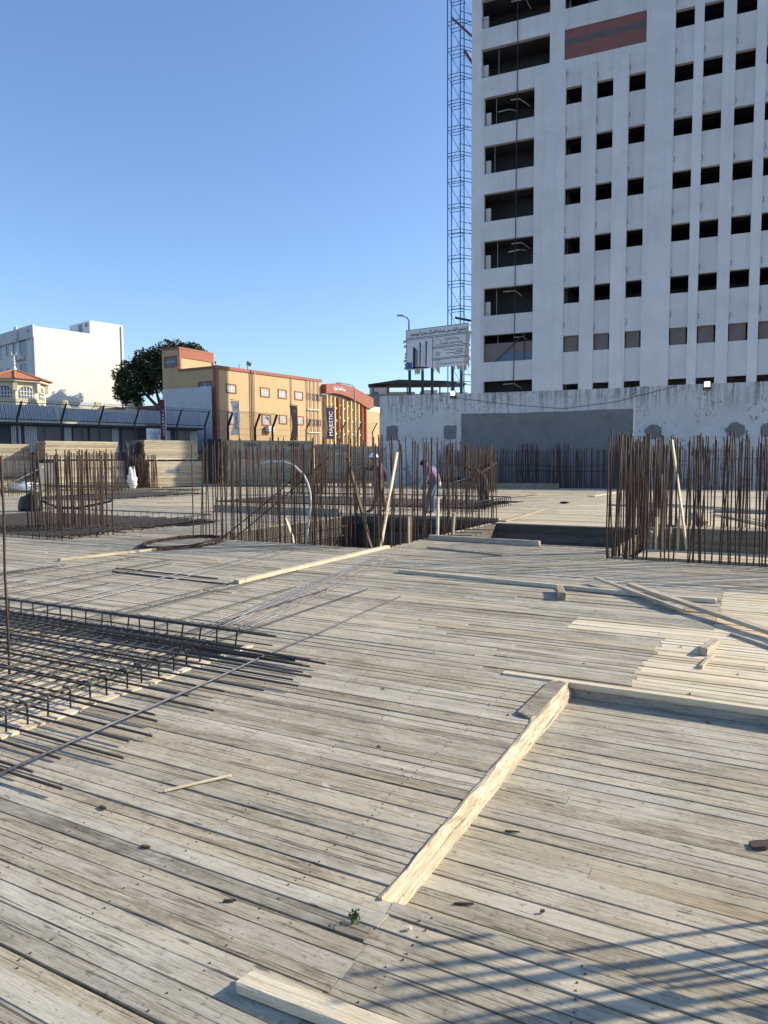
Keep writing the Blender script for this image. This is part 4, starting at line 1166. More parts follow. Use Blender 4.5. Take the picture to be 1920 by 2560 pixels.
# ================================================================== FENCE AND KIOSKS
FR = math.atan2(.96, .281)
fence = empty('security_fence', (-43.61, 29.06, 0), FR, 'tall dark iron security fence with leaning barred top', 'fence')
fp = [-2.0, 1.15, 4.0, 6.65, 9.3, 12.75, 15.2, 17.35, 20.05, 21.85, 25.6, 29.9, 32.05, 34.05]
for i, x in enumerate(fp):
    th = .09 if x not in (17.35, 20.05, 21.85) else .14
    MB().bar((x, 0, -2.6), (x-.02, 0, 4.45), th, th).bar((x-.02, 0, 4.43), (x+.18, -.45, 5.6 if x < 25 else 5.3), th, th).build('post', M['fence'], fence)
for i in range(len(fp)-1):
    a, b_ = fp[i], fp[i+1]; mb = MB(); x = a+.08
    thin = a > 21
    hz = 5.62 if not thin else 5.3
    r_ = .012 if not thin else .008
    while x < b_-.05:
        if not (thin and R.random() < .15):
            if thin: mb.tube([(x, 0, 2.2), (x, 0, 4.45), (x+.16, -.42, hz)], r_, 3, False)
            else: mb.tube([(x, 0, 2.0), (x, 0, 4.45), (x+.17, -.42, hz), (x+.15, -.36, hz+.12), (x+.07, -.30, hz+.02)], r_, 3, False)
        x += .115 if not thin else .15
    o = mb.build('bars', M['fence'], fence); o['kind'] = 'stuff'
    mb = MB()
    if a < 15:
        mb.bar((a, 0, 4.45), (b_, 0, 4.45), .05, .05).bar((a+.17, -.42, 5.52), (b_+.17, -.42, 5.52), .04, .05)
    else:
        for z in (3.35, 3.8, 4.3): mb.tube([(a, 0, z), (b_, 0, z+.02)], .012, 4)
        mb.tube([(a+.17, -.42, hz-.05), (b_+.17, -.42, hz-.05)], .010, 4)
    mb.build('rail', M['fence'] if a < 15 else M['prop'], fence)
# corrugated awning sheets behind the bars
def corrugated(L, h, n, amp=.03):
    mb = MB()
    for i in range(n+1):
        x = L*i/n; y = amp if i % 2 else -amp
        mb.v += [(x, y, 0), (x, y+.02, h)]
    for i in range(n): mb.f.append((2*i, 2*i+2, 2*i+3, 2*i+1))
    return mb
for i, (x0, x1, z0, z1) in enumerate(((-2, 3.9, 4.38, 5.50), (4.0, 6.9, 4.42, 5.42), (6.95, 10.0, 4.40, 5.30), (10.05, 15.3, 4.40, 5.55))):
    e = corrugated(x1-x0, z1-z0, int((x1-x0)*9)).build('awning_sheet', M['tin'])
    e.location = Vector((-43.61, 29.06, 0))+Vector((math.cos(FR)*x0-math.sin(FR)*.35, math.sin(FR)*x0+math.cos(FR)*.35, z0))
    e.rotation_euler = (rad(-16), 0, FR)
    tag(e, ('first', 'second', 'third', 'fourth')[i]+' corrugated grey awning sheet from the left behind the fence', 'awning', 'awning sheets behind the fence')
ki = empty('kiosk_row', (-43.61, 29.06, 0), FR, 'row of dark shuttered kiosks in the shade behind the fence', 'kiosk')
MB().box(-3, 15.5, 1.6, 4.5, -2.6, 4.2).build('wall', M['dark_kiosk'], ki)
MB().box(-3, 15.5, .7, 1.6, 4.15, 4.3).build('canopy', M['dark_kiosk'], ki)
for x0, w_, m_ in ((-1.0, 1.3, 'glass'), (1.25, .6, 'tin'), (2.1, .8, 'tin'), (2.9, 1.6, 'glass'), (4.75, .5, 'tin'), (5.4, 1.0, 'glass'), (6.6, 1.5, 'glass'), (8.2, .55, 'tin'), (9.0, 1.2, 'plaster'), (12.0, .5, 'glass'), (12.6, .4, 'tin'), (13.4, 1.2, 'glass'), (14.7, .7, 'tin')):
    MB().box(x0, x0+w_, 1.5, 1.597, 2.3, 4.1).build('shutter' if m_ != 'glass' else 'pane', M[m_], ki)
sg = empty('nursery_sign', (-43.61+math.cos(FR)*10.15-math.sin(FR)*-.06, 29.06+math.sin(FR)*10.15+math.cos(FR)*-.06, 0), FR, 'small white sign with blue Arabic lettering hung on the fence', 'sign')
MB().box(0, 1.15, -.04, 0, 3.2, 4.1).build('panel', M['white_print'], sg)
text('الحضانة', .42, 'ink_blue', sg, (.62, -.045, 3.78), UPR, 'lettering', True, .002, .9)
for i in range(3): MB().box(.12+.1*i, .95, -.045, -.041, 3.52-.1*i, 3.55-.1*i).build('print_line', M['ink_blue'], sg)

# feather banners
M['maroon'] = plain('maroon_cloth', (.10, .035, .06), .8)
M['navy'] = plain('navy_cloth', (.025, .025, .07), .8)
M['brown'] = plain('brown_cloth', (.21, .135, .10), .8)
def banner(label, s, w, z0, z1, m, lines, lm='white_print', bend=0.0, pole='right', twist=0):
    e = empty('feather_banner', (-43.61+math.cos(FR)*s+math.sin(FR)*.7, 29.06+math.sin(FR)*s-math.cos(FR)*.7, 0), FR+twist, label, 'banner')
    mb = MB(); n = 12
    for i in range(n+1):
        t_ = i/n; z = z1+(z0-z1)*t_
        off = bend*math.sin(t_*math.pi*1.1)
        inset = .22*w*math.sin(t_*math.pi)*(1 if bend else .5)
        mb.v += [(inset+off, .05*math.sin(t_*7), z), (w+off, .05*math.sin(t_*7+1), z), (inset+off, .05*math.sin(t_*7)+.012, z), (w+off, .05*math.sin(t_*7+1)+.012, z)]
    for i in range(n):
        a = 4*i; mb.f += [(a, a+4, a+5, a+1), (a+2, a+3, a+7, a+6), (a, a+2, a+6, a+4), (a+1, a+5, a+7, a+3)]
    cl = mb.build('cloth', M[m], e)
    px2 = w+.05 if pole == 'right' else -.04
    MB().tube([(px2, .03, -2.6), (px2, .03, z1+.06), (px2-w*1.0, .03, z1+.10)], .03, 6).build('pole', M['dark_metal'] if m != 'maroon' else M['white_print'], e)
    for (txt, size, zc, wd, up_) in lines:
        if up_: text(txt, size, lm, e, (w*.55+bend*.9, -.075, zc), (math.pi/2, rad(-90), 0), 'lettering', False, .002, wd)
        else: text(txt, size, lm, e, (w*.55+bend*.9, -.075, zc), UPR, 'lettering', False, .002, wd)
    return e
banner('maroon feather banner with stacked white letters on a white pole at the left', 10.95, .42, 3.3, 6.25, 'maroon', [(c_, .26, 5.35-.25*i, .2, False) for i, c_ in enumerate('TAKEAWAY')])
banner('pale grey curling feather banner with dark lettering', 17.15, .75, 3.75, 6.5, 'white_print', [('O', .3, 6.0, .3, False), ('STEAKS', .42, 4.9, 1.3, True)], 'ink', .12)
banner('brown feather banner before the ochre building', 23.2, .8, 3.4, 6.45, 'brown', [('O', .3, 5.9, .3, False)], 'white_print', .06)
banner('navy feather banner with white upright lettering before the hall', 27.4, .95, 3.6, 6.48, 'navy', [('MAJESTIC', .62, 5.0, 2.2, True)])

# lamp posts
def lamp_post(label, loc, h, arm, rz):
    e = empty('street_lamp', loc, rz, label, 'street lamp')
    MB().tube([(0, 0, -2.6), (0, 0, h-.9), (0, 0, h-.35), (-.18, 0, h-.08), (-.45, 0, h), (-arm, 0, h+.08)], [.09, .07, .06, .05, .045, .04], 7).build('pole', M['prop'], e)
    MB().box(-arm-.45, -arm+.1, -.1, .1, h+.03, h+.14).build('lamp_head', M['prop'], e)
lamp_post('curved street lamp rising before the red bow roof', (-34.7, 59.4, 0), 8.85, 1.5, rad(60))
lamp_post('street lamp on a tall pole above the billboard', (-26.65, 54.8, 0), 13.7, .55, rad(28))

# ================================================================== FAR BUILDINGS
db = empty('far_roof_shelter', (-47, 84, 0), rad(28), 'far white rooftop with dark flat shed canopy', 'building')
MB().slabxz([(0, 11.85), (13.3, 11.9), (10.5, 12.25), (4.2, 12.45)], 0, 5).build('canopy', M['dark_metal'], db)
for x in (.6, 2.6, 5.2, 9.6, 11.5): MB().box(x, x+.18, .3, .5, 8, 11.95).build('post', M['dark_metal'], db)
MB().box(.2, 2.9, .6, 5, 8, 11.45).build('roof_room', M['greywhite'], db)
MB().box(2.9, 6.4, 1.5, 5, 8, 10.95).build('roof_room', M['cream'], db)
MB().box(7.2, 9.4, .8, 5, 8, 11.1).build('roof_room', M['white'], db)
MB().box(9.6, 13.5, 1.0, 5, 8, 10.8).build('roof_room', M['white'], db)
MB().box(-3.5, 14, -.2, 6, -2.6, 10.5).build('wall', M['plaster'], db)
for x in (.9, ): MB().box(x, x+.5, .57, .598, 10.55, 10.9).build('window', M['glass'], db)

# ================================================================== LUMBER STACKS
def lumber_stack(label, loc, rz, L, W, z0, z1, nx, nz, m='stack', jit=.05):
    e = empty('lumber_stack', (loc[0], loc[1], z0), rz, label, 'lumber')
    w, h = W/nx, (z1-z0)/nz
    meshes = []
    for k_ in range(3):
        mb = MB().box(0, L, .004, w-.004, .006, h-.004)
        me = mb.mesh('board', M[m]); me.materials.append(M['endgrain'])
        me.polygons[3].material_index = 1; me.polygons[5].material_index = 1
        meshes.append(me)
    for iz in range(nz):
        sh = R.uniform(-jit, jit)
        for ix in range(nx):
            if 0 < ix < nx-1 and 0 < iz < nz-1 and jit < .02: continue
            link('board', R.choice(meshes), None, e, (R.uniform(-jit, jit), ix*w+sh*.3, iz*h), (0, 0, R.gauss(0, .002)))
    for x in (L*.2, L*.8): MB().box(x-.05, x+.05, -.01, W+.01, -.06, -.001).build('bearer', M['lumber_old'], e)
    return e
RS = rad(74)
lumber_stack('pale lumber stack at the far left edge, half in shadow', (-37.55, 22.0), RS, 4.2, 1.4, .80, 2.62, 4, 8)
lumber_stack('low yellow bundle of boards under the leftmost stack', (-37.2, 22.2), RS, 4.2, 1.3, .06, .72, 4, 3)
lumber_stack('tall pale lumber bundle on top, second from the left', (-34.8, 25.87), RS, 4.15, 1.5, 1.76, 2.78, 7, 9)
lumber_stack('lower lumber bundle carrying the second top bundle', (-34.6, 26.3), RS, 5.0, 1.4, .06, 1.66, 5, 9)
lumber_stack('upper lumber bundle left of the painted stacks, with brown ends', (-32.6, 30.9), RS, 3.6, 1.5, 1.72, 2.9, 6, 9)
lumber_stack('lower lumber bundle with blue painted lettering', (-32.4, 31.0), RS, 3.6, 1.4, .06, 1.62, 5, 9)
hs = lumber_stack('long greyed lumber stack with black lettering, in front of the ochre building', (-30.0, 35.3), rad(51), 5.6, 1.6, .06, 2.92, 4, 16, 'lumber_old')
lumber_stack('dark bluish lumber stack left of the wall end', (-26.3, 39.7), rad(28), 2.2, 1.3, .06, 2.7, 4, 14, 'lumber_old')
lumber_stack('dark lumber stack next to the left end of the wall', (-24.2, 40.85), rad(22), 2.0, 1.2, .06, 2.55, 4, 13, 'lumber_old')
M['tarp'] = plain('black_tarp', (.018, .020, .024), .55)
text('HASA', .34, 'ink', hs, (1.45, -.055, 2.58), UPR, 'lettering', False, .002, .75, .004)
text('HASA', .34, 'ink', hs, (4.35, -.055, 2.58), UPR, 'lettering', False, .002, .75, .004)
l5 = [o for o in col.objects if o.name.startswith('lumber_stack') and 'blue painted' in o.get('label', '')][0]
text('HASA', .34, 'ink_blue', l5, (1.6, -.055, .98), UPR, 'lettering', False, .002, .8, .006)
def crumpled(name, label, cat, loc, rx, ry, rz_, m, seed, n=9, rough_=.35):
    rr = random.Random(seed); mb = MB(); k = 14
    for i in range(n+1):
        u = math.pi*i/n
        for j in range(k):
            a = 2*math.pi*j/k; f = 1+rr.uniform(-rough_, rough_)
            mb.v.append((math.cos(a)*math.sin(u)*rx*f, math.sin(a)*math.sin(u)*ry*f, max(0, math.cos(u)*.5+.5)*rz_*f))
    for i in range(n):
        for j in range(k): mb.f.append((i*k+j, i*k+(j+1) % k, (i+1)*k+(j+1) % k, (i+1)*k+j))
    o = mb.build(name, M[m]); o.location = loc
    return tag(o, label, cat)
# black tarps draped over bundle ends
def tarp(label, loc, rz, L, W, z0, z1, seed):
    rr = random.Random(seed); mb = MB(); nx_, ny_ = 10, 10
    for i in range(nx_+1):
        for j in range(ny_+1):
            x = L*i/nx_; t_ = j/ny_*(W+(z1-z0)); y = 0 if t_ < z1-z0 else t_-(z1-z0); z = z0+t_ if t_ < z1-z0 else z1
            mb.v.append((x+rr.uniform(-.04, .04), y-rr.uniform(.0, .10)*(t_ < z1-z0), z+rr.uniform(0, .04)+(.12*math.sin(i*1.3) if j == 0 else 0)))
    for i in range(nx_):
        for j in range(ny_):
            a = i*(ny_+1)+j; mb.f.append((a, a+ny_+1, a+ny_+2, a+1))
    o = mb.build('tarpaulin', M['tarp']); o.location = loc; o.rotation_euler = (0, 0, rz)
    return tag(o, label, 'tarpaulin')
tarp('black tarpaulin hanging between the painted lumber stacks', (-31.0, 34.6, 0), rad(55), .85, 1.3, .25, 2.98, 1)
tarp('black tarpaulin behind the second and third lumber bundles', (-33.35, 30.05, 0), rad(60), .9, 1.2, .3, 2.80, 2)
crumpled('plastic_heap', 'heap of white crumpled plastic sheeting before the left lumber', 'plastic', (-34.9, 24.6, 0), 1.3, .5, .45, 'white_print', 3)
crumpled('plastic_heap', 'small heap of white plastic between two lumber stacks', 'plastic', (-31.6, 29.0, 0), .25, .25, 1.1, 'white_print', 4)
st = MB().box(0, .04, 0, 1.0, 0, 1.6).build('plywood_sheet', M['plaster']); st.location = (-34.75, 25.2, 0); st.rotation_euler = (0, rad(14), rad(74-90)); tag(st, 'grey plywood sheet leaning below the second lumber bundle', 'sheet')
stick('board', (-36.0, 23.8, .15), (-33.9, 25.0, 1.35), .12, .04, 'lumber', 'pale board leaning against the left lumber', 'board')
for i in range(9):
    a = R.uniform(-.15, .15)
    stick('batten', (-31.6+.25*i+R.uniform(-.3, .3), 26.6+.15*i, .05+.05*(i % 3)), (-28.6+.28*i+R.uniform(-.3, .3), 28.0+.13*i+a, .05+.05*(i % 3)), .12, .05, 'lumber', 'pale loose batten in the heap before the lumber stacks', 'batten')['group'] = 'heap of loose battens'
# rust-brown bag with a hose at the far left
tb_ = MB(); rr = random.Random(8); k_ = 12
for zi, (f, zz) in enumerate(((1.0, 0), (1.06, .12), (1.0, .30), (.92, .45), (.86, .52), (.5, .46))):
    for q in range(k_):
        a = 2*math.pi*q/k_; cx_, sy_ = math.cos(a), math.sin(a)
        m_ = max(abs(cx_), abs(sy_))**.6
        tb_.v.append((cx_/m_*.40*f+rr.uniform(-.025, .025), sy_/m_*.26*f+rr.uniform(-.025, .025), zz+rr.uniform(-.03, .03)*(zi > 0)+(.10*cx_ if zi > 2 else 0)))
for zi in range(5):
    for q in range(k_): tb_.f.append((zi*k_+q, zi*k_+(q+1) % k_, (zi+1)*k_+(q+1) % k_, (zi+1)*k_+q))
tb_.f.append(tuple(5*k_+q for q in range(k_)))
o = tb_.build('tool_bag', M['tarp']); o.location = (-20.9, 14.9, 0); tag(o, 'black slumped tool bag on the deck left of the column bars', 'bag')
hz_ = MB().tube([(-20.5, 15.0, .35), (-20.0, 15.2, .12), (-19.4, 15.5, .10), (-18.8, 15.7, .22), (-18.3, 15.9, .34)], .04, 7).build('hose', M['tarp'], smooth=True)
tag(hz_, 'black hose running from the tool bag behind the column bars', 'hose')
# coil of wire
mb = MB()
for q in range(9):
    rx, ry = .62+R.uniform(-.1, .1), 1.05+R.uniform(-.12, .12); ox, oy = R.uniform(-.06, .06), R.uniform(-.1, .1); zz = .012+.005*q
    mb.tube([(ox+rx*math.cos(a*.35), oy+ry*math.sin(a*.35), zz+R.uniform(-.01, .01)) for a in range(19)], .008, 4)
o = mb.build('wire_coil', M['rust']); o.location = (-9.75, 10.1, 0); o.rotation_euler = (0, 0, rad(15)); tag(o, 'oval coil of rusty wire lying on the deck left of the shaft', 'wire')

# ================================================================== SHAFT AND CORE TIMBERS
pipe_pts = [(-8.75, 11.3, 1.52), (-8.54, 11.3, 1.55), (-8.24, 11.3, 1.555), (-7.97, 11.3, 1.48), (-7.74, 11.3, 1.29), (-7.65, 11.3, 1.13), (-7.60, 11.3, .95), (-7.585, 11.3, .75), (-7.63, 11.3, .46), (-7.72, 11.3, 0), (-7.75, 11.3, -.4)]
M['white_pipe'] = plain('white_conduit', (.62, .62, .60), .5)
tag(MB().tube(pipe_pts, .020, 7).build('conduit', M['white_pipe'], smooth=True), 'white conduit bent in an arch over the shaft bars', 'conduit')
def T(name, a, b, w, h, m, label, cat='timber'): return stick(name, a, b, w, h, m, label, cat)
T('plank', (-6.20, 11.42, -.30), (-5.80, 11.42, 1.70), .08, .025, 'lumber', 'pale plank standing upright at the front of the shaft, left of the workers', 'plank')
T('post', (-5.66, 12.9, -.02), (-5.65, 12.9, .84), .05, .05, 'lumber', 'bright short post on the right side of the shaft', 'post')
T('post', (-6.15, 12.6, -.5), (-6.15, 12.6, .45), .14, .05, 'lumber_old', 'broad grey stake inside the shaft, second from the right', 'post')
T('post', (-5.75, 13.9, -.02), (-5.72, 13.9, .45), .10, .05, 'lumber_old', 'grey stake behind the bright short post', 'post')
T('stick', (-8.07, 11.42, -.05), (-8.27, 11.42, .45), .07, .03, 'lumber', 'slanting pale offcut at the front edge of the shaft', 'stick')
T('plank', (-6.35, 11.55, -.3), (-6.90, 11.55, 1.62), .10, .03, 'dark_wood', 'dark brown plank leaning left inside the shaft bars', 'plank')
T('beam', (-15.2, 17.25, .10), (-10.5, 17.1, .10), .12, .22, 'lumber_old', 'brown formwork beam lying left of the shaft', 'beam')
T('beam', (-10.3, 17.72, .03), (-6.0, 17.72, .03), .14, .05, 'tan', 'formwork rail along the rear edge of the shaft', 'beam')
T('beam', (-6.15, 11.2, -.12), (-6.15, 17.4, -.12), .10, .10, 'tan', 'pale formwork rail along the right edge of the shaft', 'beam')
T('beam', (-10.2, 11.42, -.22), (-6.3, 11.42, -.22), .06, .12, 'tan', 'formwork rail inside the front edge of the shaft', 'beam')
# right core
up_ = MB().box(-1.72, 4.5, 13.1, 13.14, .006, .37).build('upstand_board', M['board_face']); tag(up_, 'upright formwork board behind the right starter bars', 'board')
up_ = MB().box(-1.80, 4.5, 13.04, 13.09, .006, .11).build('kerb_board', M['tan']); tag(up_, 'low kerb board at the foot of the upright formwork board', 'board')
T('plank', (-1.08, 12.95, .02), (-1.36, 12.97, 1.88), .12, .03, 'lumber', 'tall bright plank leaning in the right starter bars', 'plank')
T('post', (-1.44, 12.9, .0), (-1.48, 12.9, 1.30), .05, .05, 'lumber', 'tall thin stake left of the leaning plank', 'post')
for i, (x, z1_) in enumerate(((-1.66, .31), (-1.57, .56), (-1.36, .40), (-1.22, .54))):
    T('stake', (x, 12.98-.06*(i % 2), .0), (x, 12.98-.06*(i % 2), z1_), .07, .04, 'lumber' if i % 2 else 'lumber_old', ('first', 'second', 'third', 'fourth')[i]+' short stake from the left at the formwork board', 'stake')
T('beam', (-1.62, 22.5, .06), (-1.15, 18.2, .06), .16, .08, 'lumber', 'pale beam lying behind the right core, pointing away', 'beam')
T('beam', (-1.2, 22.8, .06), (2.2, 22.7, .06), .2, .10, 'lumber_old', 'grey beam lying crosswise behind the right core', 'beam')
for i in range(5): T('batten', (-1.1+.25*i, 21.6-.2*i, .04), (.2+.3*i, 18.4-.1*i, .05), .10, .045, 'lumber', 'pale batten in the fan of battens behind the right core', 'batten')['group'] = 'fan of battens behind the right core'
T('beam', (-3.6, 25.5, .06), (.8, 22.6, .06), .12, .08, 'lumber_old', 'long dark beam on the far pale deck', 'beam')
T('beam', (-4.6, 24.9, .03), (-2.7, 24.1, .03), .12, .05, 'lumber_old', 'dark boards heap on the far pale deck', 'beam')
T('board', (-5.6, 38.2, .03), (-6.3, 30.5, .03), .3, .04, 'lumber', 'cream plank on the far deck running towards the wall', 'board')
T('board', (-8.9, 31.5, .05), (-9.7, 24.2, .05), .25, .04, 'lumber_old', 'grey plank on the far deck with rubbish at its end', 'board')
crumpled('rubbish_heap', 'small dark rubbish heap on the far pale deck', 'rubbish', (-9.6, 24.3, 0), .28, .22, .06, 'tarp', 21, 6)
crumpled('rubbish_heap', 'tiny dark clod on the far pale deck', 'rubbish', (-6.2, 25.4, 0), .16, .12, .06, 'tarp', 22, 6)
up_ = MB().box(-17, -9.5, 37.6, 37.7, .0, .30).build('kerb_beam', M['lumber_old']); tag(up_, 'dark kerb beam at the back edge of the far deck', 'beam')
crumpled('pipe_pile', 'dark pile of pipes and hoses behind the far deck', 'pile', (-15.2, 38.4, 0), 2.0, .5, .5, 'tarp', 31, 8, .3)

# near litter -----------------------------------------------------------------------------
def chip(label, loc, L, w, h, rz, m):
    mb = MB(); 
    pts = [(-L/2, -w/2), (L*.1, -w*.6), (L/2, -w*.2), (L*.45, w*.35), (0, w*.5), (-L*.45, w*.4)]
    mb.prism(pts, 0, h)
    mb.v = [(x, y, z+(.3*h*math.sin(x*40))) for x, y, z in mb.v]
    o = mb.build('wood_chip', M[m]); o.location = loc; o.rotation_euler = (0, 0, rz)
    return tag(o, label, 'chip')
zb = -.090
chip('dark splinter lying on the sunken bay near the timber', (-.93, 2.94, zb), .065, .006, .006, .2, 'bark')
chip('small dark stick on the sunken bay left of centre', (-.93, 2.36, zb), .075, .007, .007, .35, 'bark')
chip('forked dark twig on the sunken bay', (-.86, 2.21, zb), .04, .008, .006, -.9, 'bark')
chip('dark pebble pair on the sunken bay', (-.66, 2.45, zb), .018, .010, .008, .4, 'bark')
chip('dark clod at the right edge of the sunken bay', (.04, 3.30, zb), .09, .05, .02, .4, 'bark')
chip('dark chip on the left deck beside a gap', (-2.57, 2.13, .003), .05, .012, .008, -.2, 'bark')
chip('dark curled chip on the left deck', (-2.15, 1.98, .003), .045, .012, .008, .1, 'bark')
chip('pale wood crumb near the timber foot', (-.99, 2.02, .002), .018, .012, .010, .8, 'lumber')
for i in range(26):
    x = R.uniform(-4, -.1); y = R.uniform(1.7, 7.5)
    if -9.4 < x < -3.7 and y < 4.66: continue
    z_ = zb if (x > -1.05 and 2.15 < y < 4.85) else .002
    chip('scattered wood crumb on the deck', (x, y, z_), R.uniform(.012, .05), R.uniform(.005, .012), R.uniform(.003, .008), R.uniform(0, 3), R.choice(('bark', 'bark', 'lumber', 'lumber_old')))['group'] = 'scattered wood crumbs'
# green sprig
N = Nodes('green_sprig', .6); N.color(N.ramp(N.rnd(), [(0, (.03, .07, .015)), (1, (.10, .16, .05))])); M['sprig'] = N.m
mb = MB(); rr = random.Random(3)
for i in range(60):
    c = Vector((rr.gauss(0, .010), rr.gauss(0, .008), abs(rr.gauss(.018, .012)))); d = Vector((rr.gauss(0, 1), rr.gauss(0, 1), rr.gauss(0, 1))).normalized(); s = d.orthogonal().normalized()
    mb.add([c-d*.008, c+s*.004, c+d*.008, c-s*.004], [(0, 1, 2, 3)])
o = mb.build('plant_sprig', M['sprig']); o.location = (-1.17, 1.97, .002); tag(o, 'small green sprig of leaves on the foreground deck', 'sprig')

# ================================================================== PEOPLE
M['skin'] = plain('skin', (.22, .12, .075), .6)
M['hair'] = plain('hair', (.015, .012, .010), .8)
M['shirt1'] = plain('dark_plum_shirt', (.085, .055, .075), .85, 0, .25, 6)
M['shirt2'] = plain('violet_shirt', (.19, .13, .20), .85, 0, .25, 6)
M['shirt3'] = plain('maroon_shirt', (.045, .018, .022), .85, 0, .25, 6)
M['pants1'] = plain('olive_trousers', (.11, .095, .06), .9, 0, .25, 6)
M['pants2'] = plain('faded_jeans', (.11, .13, .17), .9, 0, .3, 6)
M['pants3'] = plain('black_trousers', (.025, .025, .028), .9)
M['shoe'] = plain('shoe', (.03, .025, .022), .7)
M['helmet'] = plain('white_helmet', (.80, .80, .80), .35)
M['glove'] = plain('white_glove', (.62, .62, .60), .8)
def person(label, loc, J, cols, helmet, hair=True):
    """J: joint name -> local point (x right, y away, z up); one continuous skinned body."""
    root = empty('person', loc, rad(28), label, 'person')
    chains = [('pelvis', 'waist', 'chest', 'neck', 'head', 'crown')]
    for s in 'lr':
        chains.append(('chest', s+'sh', s+'el', s+'wr', s+'hand'))
        chains.append(('pelvis', s+'hip', s+'kn', s+'an', s+'toe'))
    rad_ = {'pelvis': .17, 'waist': .165, 'chest': .185, 'neck': .062, 'head': .095, 'crown': .08, 'sh': .092, 'el': .060, 'wr': .040, 'hand': .042, 'hip': .115, 'kn': .082, 'an': .060, 'toe': .040}
    names = list(J); idx = {n_: i for i, n_ in enumerate(names)}
    me = bpy.data.meshes.new('body')
    edges = set()
    for c in chains:
        for a, b_ in zip(c, c[1:]): edges.add((idx[a], idx[b_]))
    vs_ = [Vector(J[n_]) for n_ in names]
    # fingers: short chains rooted in the hand
    fr = []
    for s in 'lr':
        h = Vector(J[s+'hand']); d = (h-Vector(J[s+'wr'])).normalized(); sd = d.orthogonal().normalized()
        for q in range(4):
            p0 = h+d*.03+sd*(.017*(q-1.5)); p1 = p0+d*(.045-.006*abs(q-1.5))+d.cross(sd)*.012; p2 = p1+d*.022+d.cross(sd)*.022
            fr.append((s+'hand', p0, p1, p2))
        p0 = h+sd*.04; fr.append((s+'hand', p0, p0+d*.03+sd*.02, p0+d*.055+sd*.022))
    tags = {}
    for nm, p0, p1, p2 in fr:
        base = len(vs_); vs_ += [p0, p1, p2]
        edges |= {(idx[nm], base), (base, base+1), (base+1, base+2)}
    me.from_pydata([tuple(v) for v in vs_], list(edges), [])
    o = bpy.data.objects.new('body', me); col.objects.link(o)
    sk = o.modifiers.new('Skin', 'SKIN')
    for i, sv in enumerate(me.skin_vertices[0].data):
        if i < len(names):
            n_ = names[i]; r_ = rad_.get(n_, rad_.get(n_[1:], .05))
            sv.radius = (r_, r_*(.78 if n_ in ('pelvis', 'waist', 'chest') else 1))
            sv.use_root = (n_ == 'pelvis')
        else: sv.radius = (.010, .010)
    ss = o.modifiers.new('Sub', 'SUBSURF'); ss.levels = 2; ss.render_levels = 2
    bpy.context.view_layer.update()
    bm_ = bpy.data.meshes.new_from_object(o.evaluated_get(bpy.context.evaluated_depsgraph_get()))
    col.objects.unlink(o); bpy.data.objects.remove(o)
    segs = [('shirt', 'pelvis', 'waist'), ('shirt', 'waist', 'chest'), ('shirt', 'chest', 'neck'), ('skin', 'neck', 'head'), ('skin', 'head', 'crown')]
    for s in 'lr': segs += [('shirt', 'chest', s+'sh'), ('shirt', s+'sh', s+'el'), (cols.get('fore', 'skin'), s+'el', s+'wr'), (cols.get(s+'hand', 'skin'), s+'wr', s+'hand'), (cols.get(s+'hand', 'skin'), s+'hand', s+'hand'), ('pants', 'pelvis', s+'hip'), ('pants', s+'hip', s+'kn'), ('pants', s+'kn', s+'an'), ('shoe', s+'an', s+'toe')]
    mats = ['shirt', 'skin', 'pants', 'shoe', 'glove']
    for k_ in mats: bm_.materials.append(M[cols.get(k_, k_)])
    def dist(p, a, b_):
        ab = b_-a; t_ = max(0, min(1, (p-a).dot(ab)/max(ab.length_squared, 1e-9))); return (p-a-ab*t_).length
    for pl in bm_.polygons:
        c = pl.center
        k_ = min(segs, key=lambda s_: dist(c, Vector(J[s_[1]]), Vector(J[s_[2]]))-(rad_.get(s_[1], rad_.get(s_[1][1:], .05)))*.6)[0]
        pl.material_index = mats.index(k_); pl.use_smooth = True
    body = link('body', bm_, None, root)
    hd, cr = Vector(J['head']), Vector(J['crown']); ax = (cr-hd).normalized(); q = ax.to_track_quat('Z', 'Y')
    face = Vector(cols.get('face', (-1, 0, 0))); face = (face-ax*face.dot(ax)).normalized()
    side = ax.cross(face)
    # face: nose, ears, eyes
    mb = MB(); c0 = hd+ax*.0
    mb.add([c0+face*.088+ax*.03, c0+face*.118-ax*.012, c0+face*.09-ax*.012+side*.016, c0+face*.09-ax*.012-side*.016], [(0, 1, 2), (0, 3, 1), (1, 3, 2)])
    for s_ in (1, -1):
        e_ = c0+side*(s_*.094)
        mb.add([e_+ax*.03+face*.012, e_-ax*.03+face*.005, e_-ax*.02-face*.02+side*s_*.012, e_+ax*.025-face*.022+side*s_*.014], [(0, 1, 2, 3)])
    mb.build('nose_and_ears', M['skin'], root)
    mb = MB()
    for s_ in (1, -1): mb.tube([c0+face*.084+side*(s_*.036-.014)+ax*.022, c0+face*.092+side*(s_*.036)+ax*.024, c0+face*.084+side*(s_*.036+.014)+ax*.022], .007, 5)
    mb.tube([c0+face*.086-ax*.045+side*.026, c0+face*.095-ax*.047, c0+face*.086-ax*.045-side*.026], .005, 5)
    mb.build('eyes_and_mouth', M['hair'], root)
